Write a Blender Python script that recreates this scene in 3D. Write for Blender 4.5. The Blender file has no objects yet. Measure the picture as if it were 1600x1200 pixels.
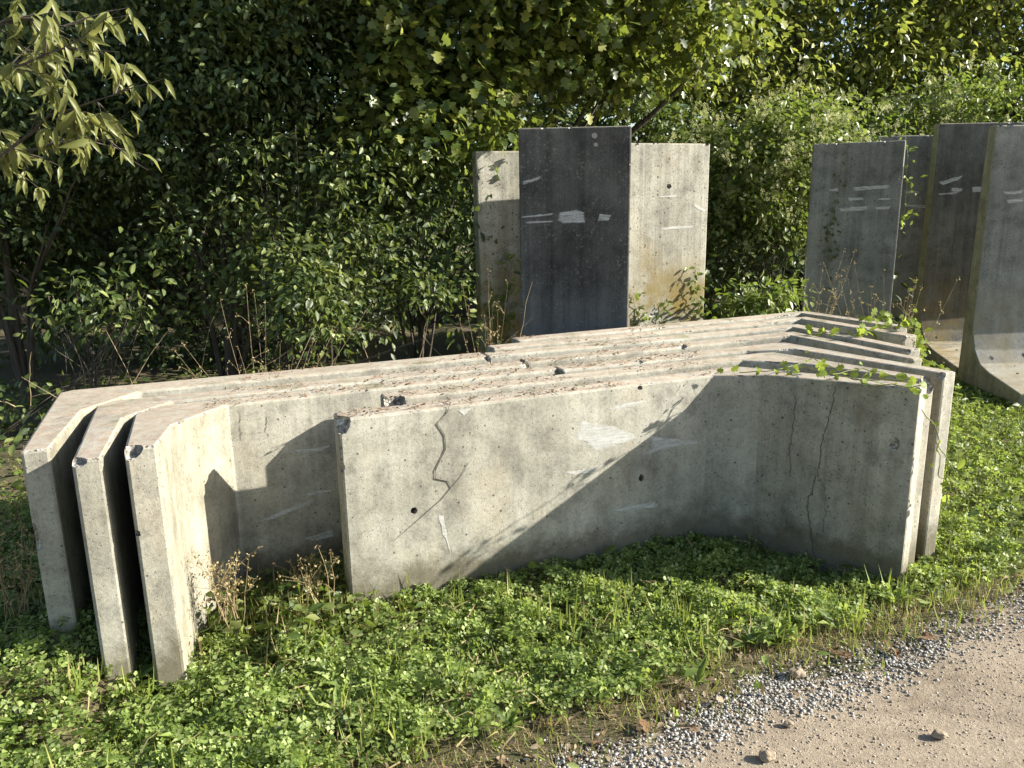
import bpy, bmesh, math, random
import numpy as np
from mathutils import Vector, Matrix, noise
random.seed(7); RNG = np.random.default_rng(7)
S = bpy.context.scene; COL = S.collection
PI = math.pi

# ------------------------------------------------------------------ camera
CF, CP, CH, CR = 1250.0, math.radians(13.5), 1.65, math.radians(1.0)
_f = Vector((0, math.cos(CP), -math.sin(CP))); _u = Vector((0, math.sin(CP), math.cos(CP))); _r = Vector((1, 0, 0))
CRt = _r*math.cos(CR) - _u*math.sin(CR); CUp = _u*math.cos(CR) + _r*math.sin(CR)
cam_d = bpy.data.cameras.new('camera'); cam = bpy.data.objects.new('camera', cam_d); COL.objects.link(cam)
cam_d.sensor_fit = 'HORIZONTAL'; cam_d.sensor_width = 36; cam_d.lens = 36*CF/1600
cam_d.clip_start = .05; cam_d.clip_end = 2000
m = Matrix((CRt, CUp, -_f)).transposed().to_4x4(); m.translation = Vector((0, 0, CH)); cam.matrix_world = m
S.camera = cam
# ------------------------------------------------------------------ sky and sun
SUN = Vector((2.02, -.01, .90)).normalized()
W = bpy.data.worlds.new('World'); S.world = W; W.use_nodes = True
nt = W.node_tree; nt.nodes.clear()
o_ = nt.nodes.new('ShaderNodeOutputWorld'); b_ = nt.nodes.new('ShaderNodeBackground'); s_ = nt.nodes.new('ShaderNodeTexSky')
s_.sky_type = 'NISHITA'; s_.sun_disc = False
s_.sun_elevation = math.asin(SUN.z); s_.sun_rotation = math.atan2(SUN.x, SUN.y)
b_.inputs['Strength'].default_value = .078
nt.links.new(s_.outputs[0], b_.inputs[0]); nt.links.new(b_.outputs[0], o_.inputs[0])
sd = bpy.data.lights.new('sun', 'SUN'); so = bpy.data.objects.new('sun', sd); COL.objects.link(so)
sd.energy = 5.0; sd.angle = math.radians(.55); sd.color = (1, .95, .85)
so.rotation_euler = SUN.to_track_quat('Z', 'Y').to_euler(); so.location = (6, 0, 6)
S.view_settings.view_transform = 'Standard'; S.view_settings.look = 'None'
S.view_settings.exposure = 1.45; S.view_settings.gamma = 1; S.view_settings.use_curve_mapping = False
S.render.engine = 'CYCLES'
S.cycles.max_bounces = 8; S.cycles.transparent_max_bounces = 12

# ------------------------------------------------------------------ helpers
def ray(px, py): return _f + CRt*((px-800)/CF) + CUp*((600-py)/CF)
def on(px, py, z=0.0):
    d = ray(px, py); t = (z-CH)/d.z; return Vector((0, 0, CH)) + d*t
def dep(px, py, Y):
    d = ray(px, py); return Vector((0, 0, CH)) + d*(Y/d.y)
def onplane(px, py, P, n):
    d = ray(px, py); o = Vector((0, 0, CH)); return o + d*((P-o).dot(n)/d.dot(n))

def tag(o, label=None, cat=None, group=None, kind=None):
    if label: o['label'] = label
    if cat: o['category'] = cat
    if group: o['group'] = group
    if kind: o['kind'] = kind
    return o
def empty(name, loc, label, cat, group=None):
    o = bpy.data.objects.new(name, None); COL.objects.link(o); o.location = loc; o.empty_display_size = .1
    return tag(o, label, cat, group)
def link(name, me, mat=None, parent=None, loc=None):
    """me holds world coordinates; origin moved to loc"""
    if loc is not None: me.transform(Matrix.Translation(-Vector(loc)))
    o = bpy.data.objects.new(name, me); COL.objects.link(o)
    L = Vector(loc) if loc is not None else Vector((0, 0, 0))
    if parent is not None:
        o.parent = parent; o.location = L - parent.location
    else: o.location = L
    if mat is not None:
        me.materials.clear()
        for q in (mat if isinstance(mat, (list, tuple)) else [mat]): me.materials.append(q)
    return o
def mesh_np(name, V, Fs, smooth=False, nv=3):
    """V (N,3) array, Fs (M,nv) array"""
    me = bpy.data.meshes.new(name); V = np.ascontiguousarray(V, dtype=np.float32); Fs = np.ascontiguousarray(Fs, dtype=np.int32)
    me.vertices.add(len(V)); me.vertices.foreach_set('co', V.ravel())
    me.loops.add(Fs.size); me.loops.foreach_set('vertex_index', Fs.ravel())
    me.polygons.add(len(Fs)); me.polygons.foreach_set('loop_start', np.arange(0, Fs.size, Fs.shape[1], dtype=np.int32))
    me.update(calc_edges=True)
    if smooth: me.polygons.foreach_set('use_smooth', np.ones(len(Fs), dtype=bool))
    return me
class Tubes:
    def __init__(s): s.V = []; s.F = []; s.n = 0
    def add(s, pts, rad, k=6):
        pts = [Vector(p) for p in pts]; n = len(pts)
        if not isinstance(rad, (list, tuple)): rad = [rad]*n
        for i, p in enumerate(pts):
            d = (pts[min(i+1, n-1)] - pts[max(i-1, 0)])
            d = d.normalized() if d.length > 1e-9 else Vector((0, 0, 1))
            a = d.cross(Vector((.31, .17, .93))); a = a.normalized() if a.length > 1e-3 else Vector((1, 0, 0)); b = d.cross(a)
            for j in range(k):
                t = 2*PI*j/k; s.V.append(p + (a*math.cos(t) + b*math.sin(t))*rad[i])
        for i in range(n-1):
            for j in range(k):
                A = s.n+i*k+j; B = s.n+i*k+(j+1) % k
                s.F.append((A, B, B+k)); s.F.append((A, B+k, A+k))
        s.n += n*k
    def mesh(s, name): return mesh_np(name, np.array([tuple(v) for v in s.V]), np.array(s.F), True)
def wob(p0, p1, n, amp, seed=0, sag=0):
    r = random.Random(seed); p0 = Vector(p0); p1 = Vector(p1); out = []
    w = Vector((0, 0, 0))
    for i in range(n+1):
        t = i/n
        w += Vector((r.uniform(-1, 1), r.uniform(-1, 1), r.uniform(-1, 1)))*amp
        out.append(p0.lerp(p1, t) + w*(math.sin(PI*t)*.6+t*.4) + Vector((0, 0, -sag*math.sin(PI*t))))
    return out

# ------------------------------------------------------------------ materials
def newmat(name):
    mt = bpy.data.materials.new(name); mt.use_nodes = True; n = mt.node_tree; n.nodes.clear()
    return mt, n
def N(n, t, **kw):
    x = n.nodes.new(t)
    for k, v in kw.items(): setattr(x, k, v)
    return x
def ramp(n, src, stops):
    r = N(n, 'ShaderNodeValToRGB'); cr = r.color_ramp
    while len(cr.elements) < len(stops): cr.elements.new(.5)
    for e, (p, c) in zip(cr.elements, stops):
        e.position = p; e.color = (c[0], c[1], c[2], 1) if isinstance(c, (tuple, list)) else (c, c, c, 1)
    n.links.new(src, r.inputs[0]); return r.outputs[0]
def noi(n, vec, scale, detail=5, rough=.6, dist=0):
    t = N(n, 'ShaderNodeTexNoise'); t.inputs['Scale'].default_value = scale; t.inputs['Detail'].default_value = detail
    t.inputs['Roughness'].default_value = rough; t.inputs['Distortion'].default_value = dist
    if vec is not None: n.links.new(vec, t.inputs['Vector'])
    return t.outputs['Fac']
def mapv(n, vec, sc=(1, 1, 1), rot=(0, 0, 0), loc=(0, 0, 0)):
    t = N(n, 'ShaderNodeMapping'); t.inputs['Scale'].default_value = sc; t.inputs['Rotation'].default_value = rot; t.inputs['Location'].default_value = loc
    n.links.new(vec, t.inputs['Vector']); return t.outputs[0]
def mixc(n, a, b, fac, mode='MIX'):
    t = N(n, 'ShaderNodeMix', data_type='RGBA', blend_type=mode)
    for s, v in ((6, a), (7, b), (0, fac)):
        if isinstance(v, (int, float)): t.inputs[s].default_value = v if s == 0 else (v, v, v, 1)
        elif isinstance(v, tuple): t.inputs[s].default_value = (*v, 1)
        else: n.links.new(v, t.inputs[s])
    return t.outputs[2]
def math_(n, op, a, b=None, clamp=False):
    t = N(n, 'ShaderNodeMath', operation=op, use_clamp=clamp)
    for i, v in enumerate((a, b)):
        if v is None: continue
        if isinstance(v, (int, float)): t.inputs[i].default_value = v
        else: n.links.new(v, t.inputs[i])
    return t.outputs[0]
def out(n, color, rough=.9, bump=None, bs=.5, bd=.01, spec=.3):
    p = N(n, 'ShaderNodeBsdfPrincipled'); o = N(n, 'ShaderNodeOutputMaterial')
    if isinstance(color, tuple): p.inputs['Base Color'].default_value = (*color, 1)
    else: n.links.new(color, p.inputs['Base Color'])
    p.inputs['Roughness'].default_value = rough; p.inputs['Specular IOR Level'].default_value = spec
    if bump is not None:
        b = N(n, 'ShaderNodeBump'); b.inputs['Strength'].default_value = bs; b.inputs['Distance'].default_value = bd
        n.links.new(bump, b.inputs['Height']); n.links.new(b.outputs[0], p.inputs['Normal'])
    n.links.new(p.outputs[0], o.inputs[0]); return p

def concrete(name, lo, hi, streak=.5, dirt=(.36, .245, .165), dirt_amt=.85, pore=1.0, algae=0.0, off=0.0, blotch=(.40, .34, .25), atop=.9, lichen=0.0, clean=0.0, foot=0.0):
    mt, n = newmat(name)
    g = N(n, 'ShaderNodeNewGeometry'); P = mapv(n, g.outputs['Position'], loc=(off, off*.7, off*.3))
    big = noi(n, P, 1.7, 6, .62, .4); mid = noi(n, P, 9, 6, .7); fine = noi(n, P, 220, 3, .7); grit = noi(n, P, 70, 4, .7)
    col = ramp(n, big, [(.28, lo), (.5, tuple((a+b)/2 for a, b in zip(lo, hi))), (.72, hi)])
    col = mixc(n, col, ramp(n, mid, [(.3, .55), (.5, 1.0), (.72, 1.22)]), .8, 'MULTIPLY')
    # water runs, vertical
    st = noi(n, mapv(n, P, (14, 14, .55)), 1.0, 5, .65)
    col = mixc(n, col, ramp(n, st, [(.34, .5), (.52, .95), (.7, 1.2)]), streak, 'MULTIPLY')
    st2 = noi(n, mapv(n, P, (38, 38, 1.1)), 1.0, 3, .6)
    col = mixc(n, col, ramp(n, st2, [(.36, .7), (.5, 1.0)]), streak*.6, 'MULTIPLY')
    # patches of warm stain
    bl = noi(n, mapv(n, P, (1, 1, .6)), 3.1, 5, .6)
    col = mixc(n, col, blotch, ramp(n, bl, [(.55, 0.0), (.78, .6)]))
    # cement speckle
    col = mixc(n, col, ramp(n, fine, [(.3, .72), (.5, 1.0), (.7, 1.25)]), .6, 'MULTIPLY')
    col = mixc(n, col, ramp(n, grit, [(.32, .6), (.5, 1.0), (.68, 1.2)]), .5, 'MULTIPLY')
    # blow holes
    v = N(n, 'ShaderNodeTexVoronoi'); v.inputs['Scale'].default_value = 34; v.inputs['Randomness'].default_value = 1; n.links.new(P, v.inputs['Vector'])
    sz = math_(n, 'MULTIPLY', ramp(n, N_white(n, v.outputs['Color']), [(.55, 0.0), (1, 1.0)]), .19*pore)
    hole = math_(n, 'LESS_THAN', v.outputs['Distance'], sz)
    v2 = N(n, 'ShaderNodeTexVoronoi'); v2.inputs['Scale'].default_value = 95; n.links.new(P, v2.inputs['Vector'])
    sz2 = math_(n, 'MULTIPLY', ramp(n, N_white(n, v2.outputs['Color']), [(.6, 0.0), (1, 1.0)]), .26*pore)
    hole2 = math_(n, 'LESS_THAN', v2.outputs['Distance'], sz2)
    holes = math_(n, 'MAXIMUM', hole, hole2)
    col = mixc(n, col, (.06, .055, .045), math_(n, 'MULTIPLY', holes, .8))
    # soil and lichen lying on upward faces
    sx = N(n, 'ShaderNodeSeparateXYZ'); n.links.new(g.outputs['True Normal'], sx.inputs[0])
    up = math_(n, 'GREATER_THAN', sx.outputs['Z'], .75)
    tp = noi(n, mapv(n, P, (3.2, 22, 4), rot=(0, 0, -.38)), 1.0, 6, .7)
    dcol = mixc(n, dirt, (.46, .42, .34), ramp(n, noi(n, P, 26, 5, .75), [(.35, 0.0), (.62, 1.0)]))
    dcol = mixc(n, dcol, (.12, .085, .05), ramp(n, noi(n, P, 15, 6, .8), [(.57, 0.0), (.68, .8)]))
    col = mixc(n, col, dcol, math_(n, 'MULTIPLY', math_(n, 'MULTIPLY', up, ramp(n, tp, [(.34, .25), (.55, 1.0)])), dirt_amt))
    if algae:
        sp = N(n, 'ShaderNodeSeparateXYZ'); n.links.new(g.outputs['Position'], sp.inputs[0])
        az = noi(n, P, 4, 5, .7)
        lowz = math_(n, 'MULTIPLY', math_(n, 'SUBTRACT', atop, sp.outputs['Z']), 1.8, True)
        col = mixc(n, col, (.22, .16, .045), math_(n, 'MULTIPLY', math_(n, 'MULTIPLY', ramp(n, az, [(.38, 0.0), (.6, 1.0)]), lowz), algae))
    if clean:
        sp = N(n, 'ShaderNodeSeparateXYZ'); n.links.new(g.outputs['Position'], sp.inputs[0])
        cz = math_(n, 'MULTIPLY', math_(n, 'SUBTRACT', math_(n, 'ADD', math_(n, 'MULTIPLY', st, .7), .75), sp.outputs['Z']), 2.5, True)
        col = mixc(n, col, mixc(n, col, (.25, .25, .235), .42), math_(n, 'MULTIPLY', cz, clean))
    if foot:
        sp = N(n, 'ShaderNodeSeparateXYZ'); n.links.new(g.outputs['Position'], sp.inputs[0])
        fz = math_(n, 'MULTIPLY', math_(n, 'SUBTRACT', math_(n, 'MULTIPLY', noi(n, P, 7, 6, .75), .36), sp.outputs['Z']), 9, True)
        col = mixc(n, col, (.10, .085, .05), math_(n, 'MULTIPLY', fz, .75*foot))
        lz = math_(n, 'MULTIPLY', ramp(n, noi(n, mapv(n, P, (1, 1, 2.2)), 4.3, 6, .75), [(.55, 0.0), (.66, 1.0)]), up)
        col = mixc(n, col, (.11, .125, .04), math_(n, 'MULTIPLY', lz, .55))
    if lichen:
        la = noi(n, P, 55, 4, .75); lb = noi(n, P, 5, 4, .6)
        lf = math_(n, 'MULTIPLY', ramp(n, la, [(.56, 0.0), (.66, 1.0)]), ramp(n, lb, [(.38, .15), (.6, 1.0)]))
        col = mixc(n, col, (.34, .34, .29), math_(n, 'MULTIPLY', lf, lichen))
    h = math_(n, 'ADD', math_(n, 'MULTIPLY', grit, .5), math_(n, 'MULTIPLY', fine, .35))
    h = math_(n, 'ADD', h, math_(n, 'MULTIPLY', mid, 1.2))
    h = math_(n, 'SUBTRACT', h, math_(n, 'MULTIPLY', holes, 1.0))
    out(n, col, .93, h, .55, .004, .2)
    return mt
def N_white(n, c):
    t = N(n, 'ShaderNodeSeparateColor'); n.links.new(c, t.inputs[0]); return t.outputs[0]

M = {}
M['lying'] = concrete('weathered_pale_concrete', (.25, .24, .195), (.50, .48, .405), .3, foot=1.0)
M['lying2'] = concrete('weathered_warm_concrete', (.26, .245, .195), (.48, .455, .38), .4, off=3.1, foot=1.0)
M['dark'] = concrete('blackened_concrete', (.05, .049, .045), (.175, .17, .155), .75, dirt=(.3, .28, .22), off=7.7, pore=.9, blotch=(.13, .13, .12), lichen=.5, clean=.8)
M['grey'] = concrete('grey_lichen_concrete', (.13, .132, .12), (.32, .318, .29), .5, dirt=(.3, .28, .22), off=11.3, pore=1.2, blotch=(.11, .105, .08), algae=.5, lichen=.4, clean=.5)
M['brown'] = concrete('brown_stained_concrete', (.08, .077, .065), (.185, .18, .155), .6, dirt=(.42, .37, .28), off=17.3, blotch=(.10, .07, .03), algae=.55, lichen=.3)
M['pale'] = concrete('pale_lichen_concrete', (.28, .27, .22), (.46, .44, .37), .7, off=23.3, pore=1.6, algae=1.0, blotch=(.36, .31, .2), atop=1.35, lichen=.25)
M['footside'] = concrete('dimmed_lime_stained_concrete', (.20, .185, .135), (.34, .32, .25), .5, off=9.0, blotch=(.30, .235, .15))  # yellowish stain, base also darkened to hold down full sun on inner foot faces
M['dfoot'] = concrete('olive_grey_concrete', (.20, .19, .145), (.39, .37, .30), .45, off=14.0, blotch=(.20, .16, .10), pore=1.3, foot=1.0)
M['side'] = concrete('algae_yellow_concrete', (.20, .19, .13), (.36, .34, .25), .5, off=31.0, blotch=(.26, .22, .11))
# broken faces: exposed aggregate
mt, n = newmat('broken_concrete'); M['broken'] = mt
g = N(n, 'ShaderNodeNewGeometry'); v = N(n, 'ShaderNodeTexVoronoi'); v.inputs['Scale'].default_value = 75; n.links.new(g.outputs['Position'], v.inputs['Vector'])
c = ramp(n, N_white(n, v.outputs['Color']), [(0, (.16, .14, .115)), (.5, (.34, .31, .26)), (1, (.55, .52, .45))])
c = mixc(n, c, ramp(n, noi(n, g.outputs['Position'], 30, 5, .8), [(.3, .35), (.6, 1.0)]), .8, 'MULTIPLY')
out(n, c, .95, v.outputs['Distance'], 1.0, .008, .2)
# paint rubbed off along the concrete
mt, n = newmat('rubbed_white_scrape'); M['scrape'] = mt
g = N(n, 'ShaderNodeNewGeometry')
p = N(n, 'ShaderNodeBsdfPrincipled'); p.inputs['Base Color'].default_value = (.66, .66, .63, 1); p.inputs['Roughness'].default_value = .85
tr = N(n, 'ShaderNodeBsdfTransparent'); mx = N(n, 'ShaderNodeMixShader'); o = N(n, 'ShaderNodeOutputMaterial')
a1 = noi(n, mapv(n, g.outputs['Position'], (10, 10, 90)), 1.0, 5, .75); a2 = noi(n, g.outputs['Position'], 90, 3, .7)
fa = math_(n, 'ADD', math_(n, 'MULTIPLY', a1, .7), math_(n, 'MULTIPLY', a2, .3))
at_ = N(n, 'ShaderNodeAttribute'); at_.attribute_name = 'fade'
fa = math_(n, 'ADD', fa, math_(n, 'MULTIPLY', math_(n, 'SUBTRACT', at_.outputs['Fac'], .75), .35))
n.links.new(ramp(n, fa, [(.38, 0.0), (.5, .35), (.68, .7)]), mx.inputs[0]); n.links.new(tr.outputs[0], mx.inputs[1]); n.links.new(p.outputs[0], mx.inputs[2]); n.links.new(mx.outputs[0], o.inputs[0])
# dark crack / hole
mt, n = newmat('crack_dark'); M['crack'] = mt; out(n, (.09, .08, .06), .95)
def leafmat(name, cols, trans=.35, tcol=(.30, .42, .04), rough=.42, spec=.4, patch=.5):
    mt, n = newmat(name); g = N(n, 'ShaderNodeNewGeometry')
    r = g.outputs['Random Per Island']
    k = len(cols); col = ramp(n, r, [(i/(k-1), c) for i, c in enumerate(cols)])
    col = mixc(n, col, ramp(n, noi(n, g.outputs['Position'], 1.6, 4, .6), [(.3, .6), (.7, 1.35)]), patch, 'MULTIPLY')
    p = N(n, 'ShaderNodeBsdfPrincipled'); n.links.new(col, p.inputs['Base Color']); p.inputs['Roughness'].default_value = rough; p.inputs['Specular IOR Level'].default_value = spec
    t = N(n, 'ShaderNodeBsdfTranslucent'); n.links.new(mixc(n, col, tcol, .55), t.inputs[0])
    mx = N(n, 'ShaderNodeMixShader'); mx.inputs[0].default_value = trans; o = N(n, 'ShaderNodeOutputMaterial')
    n.links.new(p.outputs[0], mx.inputs[1]); n.links.new(t.outputs[0], mx.inputs[2]); n.links.new(mx.outputs[0], o.inputs[0])
    return mt
M['leaf_dark'] = leafmat('dark_hedge_leaf', [(.030, .052, .020), (.050, .082, .030), (.08, .118, .043), (.16, .19, .06)], .26, (.24, .33, .04), .46, .42)
M['leaf_maple'] = leafmat('maple_leaf', [(.035, .06, .018), (.065, .10, .026), (.13, .17, .04), (.30, .31, .07)], .36, (.36, .44, .05), .4, .45)
M['leaf_right'] = leafmat('sunny_tree_leaf', [(.05, .068, .018), (.14, .165, .038), (.28, .30, .07), (.48, .46, .13)], .45, (.38, .45, .06))
M['leaf_climb'] = leafmat('climber_leaf', [(.05, .085, .02), (.10, .145, .032), (.18, .215, .06), (.26, .28, .10)], .38)
M['leaf_bramble'] = leafmat('bramble_leaf', [(.03, .05, .018), (.055, .085, .025), (.11, .15, .045), (.24, .27, .09)], .32, (.34, .42, .05), .46, .42)
M['leaf_olive'] = leafmat('olive_long_leaf', [(.11, .135, .04), (.17, .19, .055), (.25, .25, .08)], .45, (.55, .52, .14))
M['clover'] = leafmat('clover_leaf', [(.085, .13, .03), (.15, .215, .048), (.26, .335, .09), (.42, .48, .19)], .42, (.46, .58, .08), .5, .35)
M['grass'] = leafmat('grass_blade', [(.10, .15, .025), (.18, .24, .04), (.27, .31, .06), (.38, .35, .14)], .35, (.4, .5, .06), .55, .3)
M['drygrass'] = leafmat('dry_grass', [(.22, .17, .08), (.33, .27, .13), (.42, .34, .18)], .25, (.5, .4, .15), .8, .2)
M['deadleaf'] = leafmat('dead_leaf', [(.10, .055, .03), (.18, .10, .055), (.27, .17, .09)], .15, (.4, .2, .06), .8, .2)
M['litter'] = leafmat('pale_litter', [(.12, .08, .045), (.22, .16, .10), (.34, .27, .18)], .15, (.4, .3, .1), .8, .2)
M['blossom'] = leafmat('seed_blossom', [(.34, .38, .13), (.46, .48, .20), (.58, .57, .33)], .35, (.6, .6, .3), .8, .2)
M['vine'] = leafmat('vine_leaf', [(.12, .20, .03), (.18, .26, .04), (.28, .30, .06)], .45, (.5, .6, .08), .5, .2)
M['yellow'] = leafmat('yellow_petal', [(.8, .55, .02), (.85, .65, .04)], .2, (.8, .6, .05))
mt, n = newmat('bark'); M['bark'] = mt; g = N(n, 'ShaderNodeNewGeometry')
nn = noi(n, mapv(n, g.outputs['Position'], (30, 30, 5)), 1, 5, .7); out(n, ramp(n, nn, [(.3, (.035, .028, .02)), (.7, (.13, .11, .085))]), .9, nn, .8, .01)
mt, n = newmat('dry_stem'); M['stem'] = mt; g = N(n, 'ShaderNodeNewGeometry'); out(n, ramp(n, noi(n, g.outputs['Position'], 20), [(.35, (.16, .11, .06)), (.65, (.36, .29, .17))]), .85)
mt, n = newmat('green_stem'); M['gstem'] = mt; out(n, (.16, .18, .05), .7)
mt, n = newmat('verge_soil'); M['soil'] = mt; g = N(n, 'ShaderNodeNewGeometry')
a = noi(n, g.outputs['Position'], 35, 7, .75); bgn = noi(n, g.outputs['Position'], 3, 4)
c = ramp(n, a, [(.3, (.05, .04, .022)), (.55, (.14, .11, .065)), (.75, (.28, .225, .14))]); c = mixc(n, c, (.06, .085, .02), ramp(n, bgn, [(.4, 0.0), (.65, .5)]))
out(n, c, .95, a, 1, .02)
mt, n = newmat('dirt_road'); M['road'] = mt; g = N(n, 'ShaderNodeNewGeometry'); Pp = g.outputs['Position']
a = noi(n, Pp, 2.2, 6, .6); b = noi(n, Pp, 60, 6, .75); d = noi(n, Pp, 14, 6, .7)
c = ramp(n, a, [(.3, (.30, .24, .17)), (.7, (.42, .345, .255))]); c = mixc(n, c, ramp(n, b, [(.3, .6), (.52, 1.0), (.72, 1.25)]), .7, 'MULTIPLY')
c = mixc(n, c, ramp(n, d, [(.3, .7), (.6, 1.05)]), .5, 'MULTIPLY')
gr = noi(n, Pp, 260, 3, .8); c = mixc(n, c, ramp(n, gr, [(.32, .62), (.5, 1.0), (.66, 1.3)]), .7, 'MULTIPLY')
c = mixc(n, c, (.15, .115, .08), ramp(n, noi(n, mapv(n, Pp, (1, 2.6, 1), rot=(0, 0, -.45)), 2.4, 6, .7), [(.52, 0.0), (.68, .55)]))
h = math_(n, 'ADD', math_(n, 'MULTIPLY', b, .8), d); h = math_(n, 'ADD', h, math_(n, 'MULTIPLY', gr, .35)); out(n, c, .95, h, 1.0, .014)
def stonemat(name, cs):
    mt, n = newmat(name); g = N(n, 'ShaderNodeNewGeometry'); k = len(cs)
    c = ramp(n, g.outputs['Random Per Island'], [(i/(k-1), c) for i, c in enumerate(cs)])
    nn = noi(n, g.outputs['Position'], 160, 4, .7); c = mixc(n, c, ramp(n, nn, [(.3, .7), (.6, 1.1)]), .6, 'MULTIPLY'); out(n, c, .8, nn, .4, .003); return mt
M['gravel'] = stonemat('pale_gravel', [(.15, .135, .11), (.26, .24, .205), (.34, .32, .285), (.39, .37, .335), (.47, .455, .42)])
M['pebble'] = stonemat('road_pebble', [(.22, .17, .13), (.34, .28, .21), (.42, .36, .29)])
M['stone'] = stonemat('brown_stone', [(.24, .18, .12), (.30, .24, .17)])

# ------------------------------------------------------------------ ground, road
EDGE = [(-9, -2.6), (-2, .75), (.1, 1.80), (.61, 2.04), (.81, 2.20), (1.17, 2.32), (1.89, 2.68), (4, 3.65), (9, 5.9), (30, 15)]
def edge_y(x):
    for (x0, y0), (x1, y1) in zip(EDGE, EDGE[1:]):
        if x <= x1: return y0 + (y1-y0)*(x-x0)/(x1-x0)
    return EDGE[-1][1]
def edge_d(x, y):       # signed distance above the road edge (plus = verge)
    return (y-edge_y(x))*.90
def gz(x, y):
    d = edge_d(x, y)
    z = .018*noise.noise(Vector((x*1.7, y*1.7, 0))) + .01*noise.noise(Vector((x*6, y*6, 3)))
    rise = max(0, min(1, (d-.05)/.4)); z = z*rise + .022*rise - .014*(1-rise) + .012*noise.noise(Vector((x*11, y*11, 7)))*(1-abs(2*rise-1))
    z -= .065*max(0, min(1, (d-.3)/.5))
    if x < -1.24 and y > 2.1: z += .13*min(1, (-1.24-x)/.28)*min(1, (y-2.1)/.35)
    if x < -.9 and x > -1.4 and y > 2.1: z -= .03
    if x > .9: z -= .06*min(1, (x-.9)/.5)*max(0, min(1, (d-.25)/.3))
    if y > 5.5: z += .05*min(1, (y-5.5)/2)
    return z
def grid(name, xs, ys, zf, mat):
    V = np.array([(x, y, zf(x, y)) for y in ys for x in xs]); nx = len(xs); ny = len(ys)
    i, j = np.meshgrid(np.arange(nx-1), np.arange(ny-1)); a = (j*nx+i).ravel()
    o = link(name, mesh_np(name, V, np.stack([a, a+1, a+1+nx, a+nx], 1), True), mat); return o
xs = np.concatenate([[-400, -120, -40, -15, -8], np.arange(-5, 8, .08), [10, 15, 40, 120, 400]])
ys = np.concatenate([[-400, -60, -10, -2, 0, 1], np.arange(1.4, 9, .08), [11, 15, 30, 100, 400]])
tag(grid('ground', xs, ys, lambda x, y: gz(x, y) - (.03 if edge_d(x, y) < -.1 else 0), M['soil']), kind='structure')
# road strip following the verge edge, sits a few mm over the ground sheet
rx = np.concatenate([np.arange(-9, -1, 1), np.arange(-1, 4, .06), np.arange(4, 30, 1.5)]); rv = np.concatenate([[-14, -8, -5, -3.5], np.arange(-3, .26, .05)])
V = []
for v_ in rv:
    for x in rx:
        w = 0
        y = edge_y(x) + v_ + w
        V.append((x, y, .006 + .012*noise.noise(Vector((x*1.2, y*1.2, 5))) + .004*noise.noise(Vector((x*9, y*9, 5))) - max(0, (v_-.12)*.12)))
nx = len(rx); i, j = np.meshgrid(np.arange(nx-1), np.arange(len(rv)-1)); a = (j*nx+i).ravel()
tag(link('dirt_road', mesh_np('dirt_road', np.array(V), np.stack([a, a+1, a+1+nx, a+nx], 1), True), M['road']), kind='structure')

# ------------------------------------------------------------------ concrete elements
def chip_cutters(spots, seed):
    bm = bmesh.new(); r = random.Random(seed)
    for p, s in spots:
        res = bmesh.ops.create_icosphere(bm, subdivisions=2, radius=1)
        sc = Vector((s[0]*r.uniform(.85, 1.15), s[1]*r.uniform(.85, 1.15), s[2]*r.uniform(.85, 1.15)))
        rot = Matrix.Rotation(r.uniform(0, 6), 3, 'Z'); amp = .28
        if len(s) > 3: sc = Vector(s[:3]); rot = Matrix.Rotation(s[3], 3, 'Z'); amp = .03 if s[0] == s[2] else .3
        for v in res['verts']:
            k = 1 + amp*noise.noise(v.co*2.3 + Vector((seed, r.random()*.01, p[0]*7)))
            v.co = Vector(p) + rot @ Vector((v.co.x*sc.x*k, v.co.y*sc.y*k, v.co.z*sc.z*k))
    me = bpy.data.meshes.new('cut'); bm.to_mesh(me); bm.free(); me.materials.append(M['broken']); me.materials.append(M['broken'])
    return bpy.data.objects.new('cut', me)
def finish(bm, mat, spots, seed, bevel=.011):
    bmesh.ops.recalc_face_normals(bm, faces=bm.faces)
    bmesh.ops.bevel(bm, geom=list(bm.edges), offset=bevel, segments=2, affect='EDGES', profile=.5)
    me = bpy.data.meshes.new('element'); bm.to_mesh(me); bm.free(); me.materials.append(mat); me.materials.append(M['broken'])
    if spots:
        o = bpy.data.objects.new('tmp', me); COL.objects.link(o); c = chip_cutters(spots, seed); COL.objects.link(c)
        for p in c.data.polygons: p.material_index = 1
        md = o.modifiers.new('b', 'BOOLEAN'); md.operation = 'DIFFERENCE'; md.solver = 'EXACT'; md.object = c; md.use_self = True
        dg = bpy.context.evaluated_depsgraph_get(); me2 = bpy.data.meshes.new_from_object(o.evaluated_get(dg))
        bpy.data.objects.remove(o); bpy.data.objects.remove(c)
        if len(me2.polygons) > 10: me = me2
    return me
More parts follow.
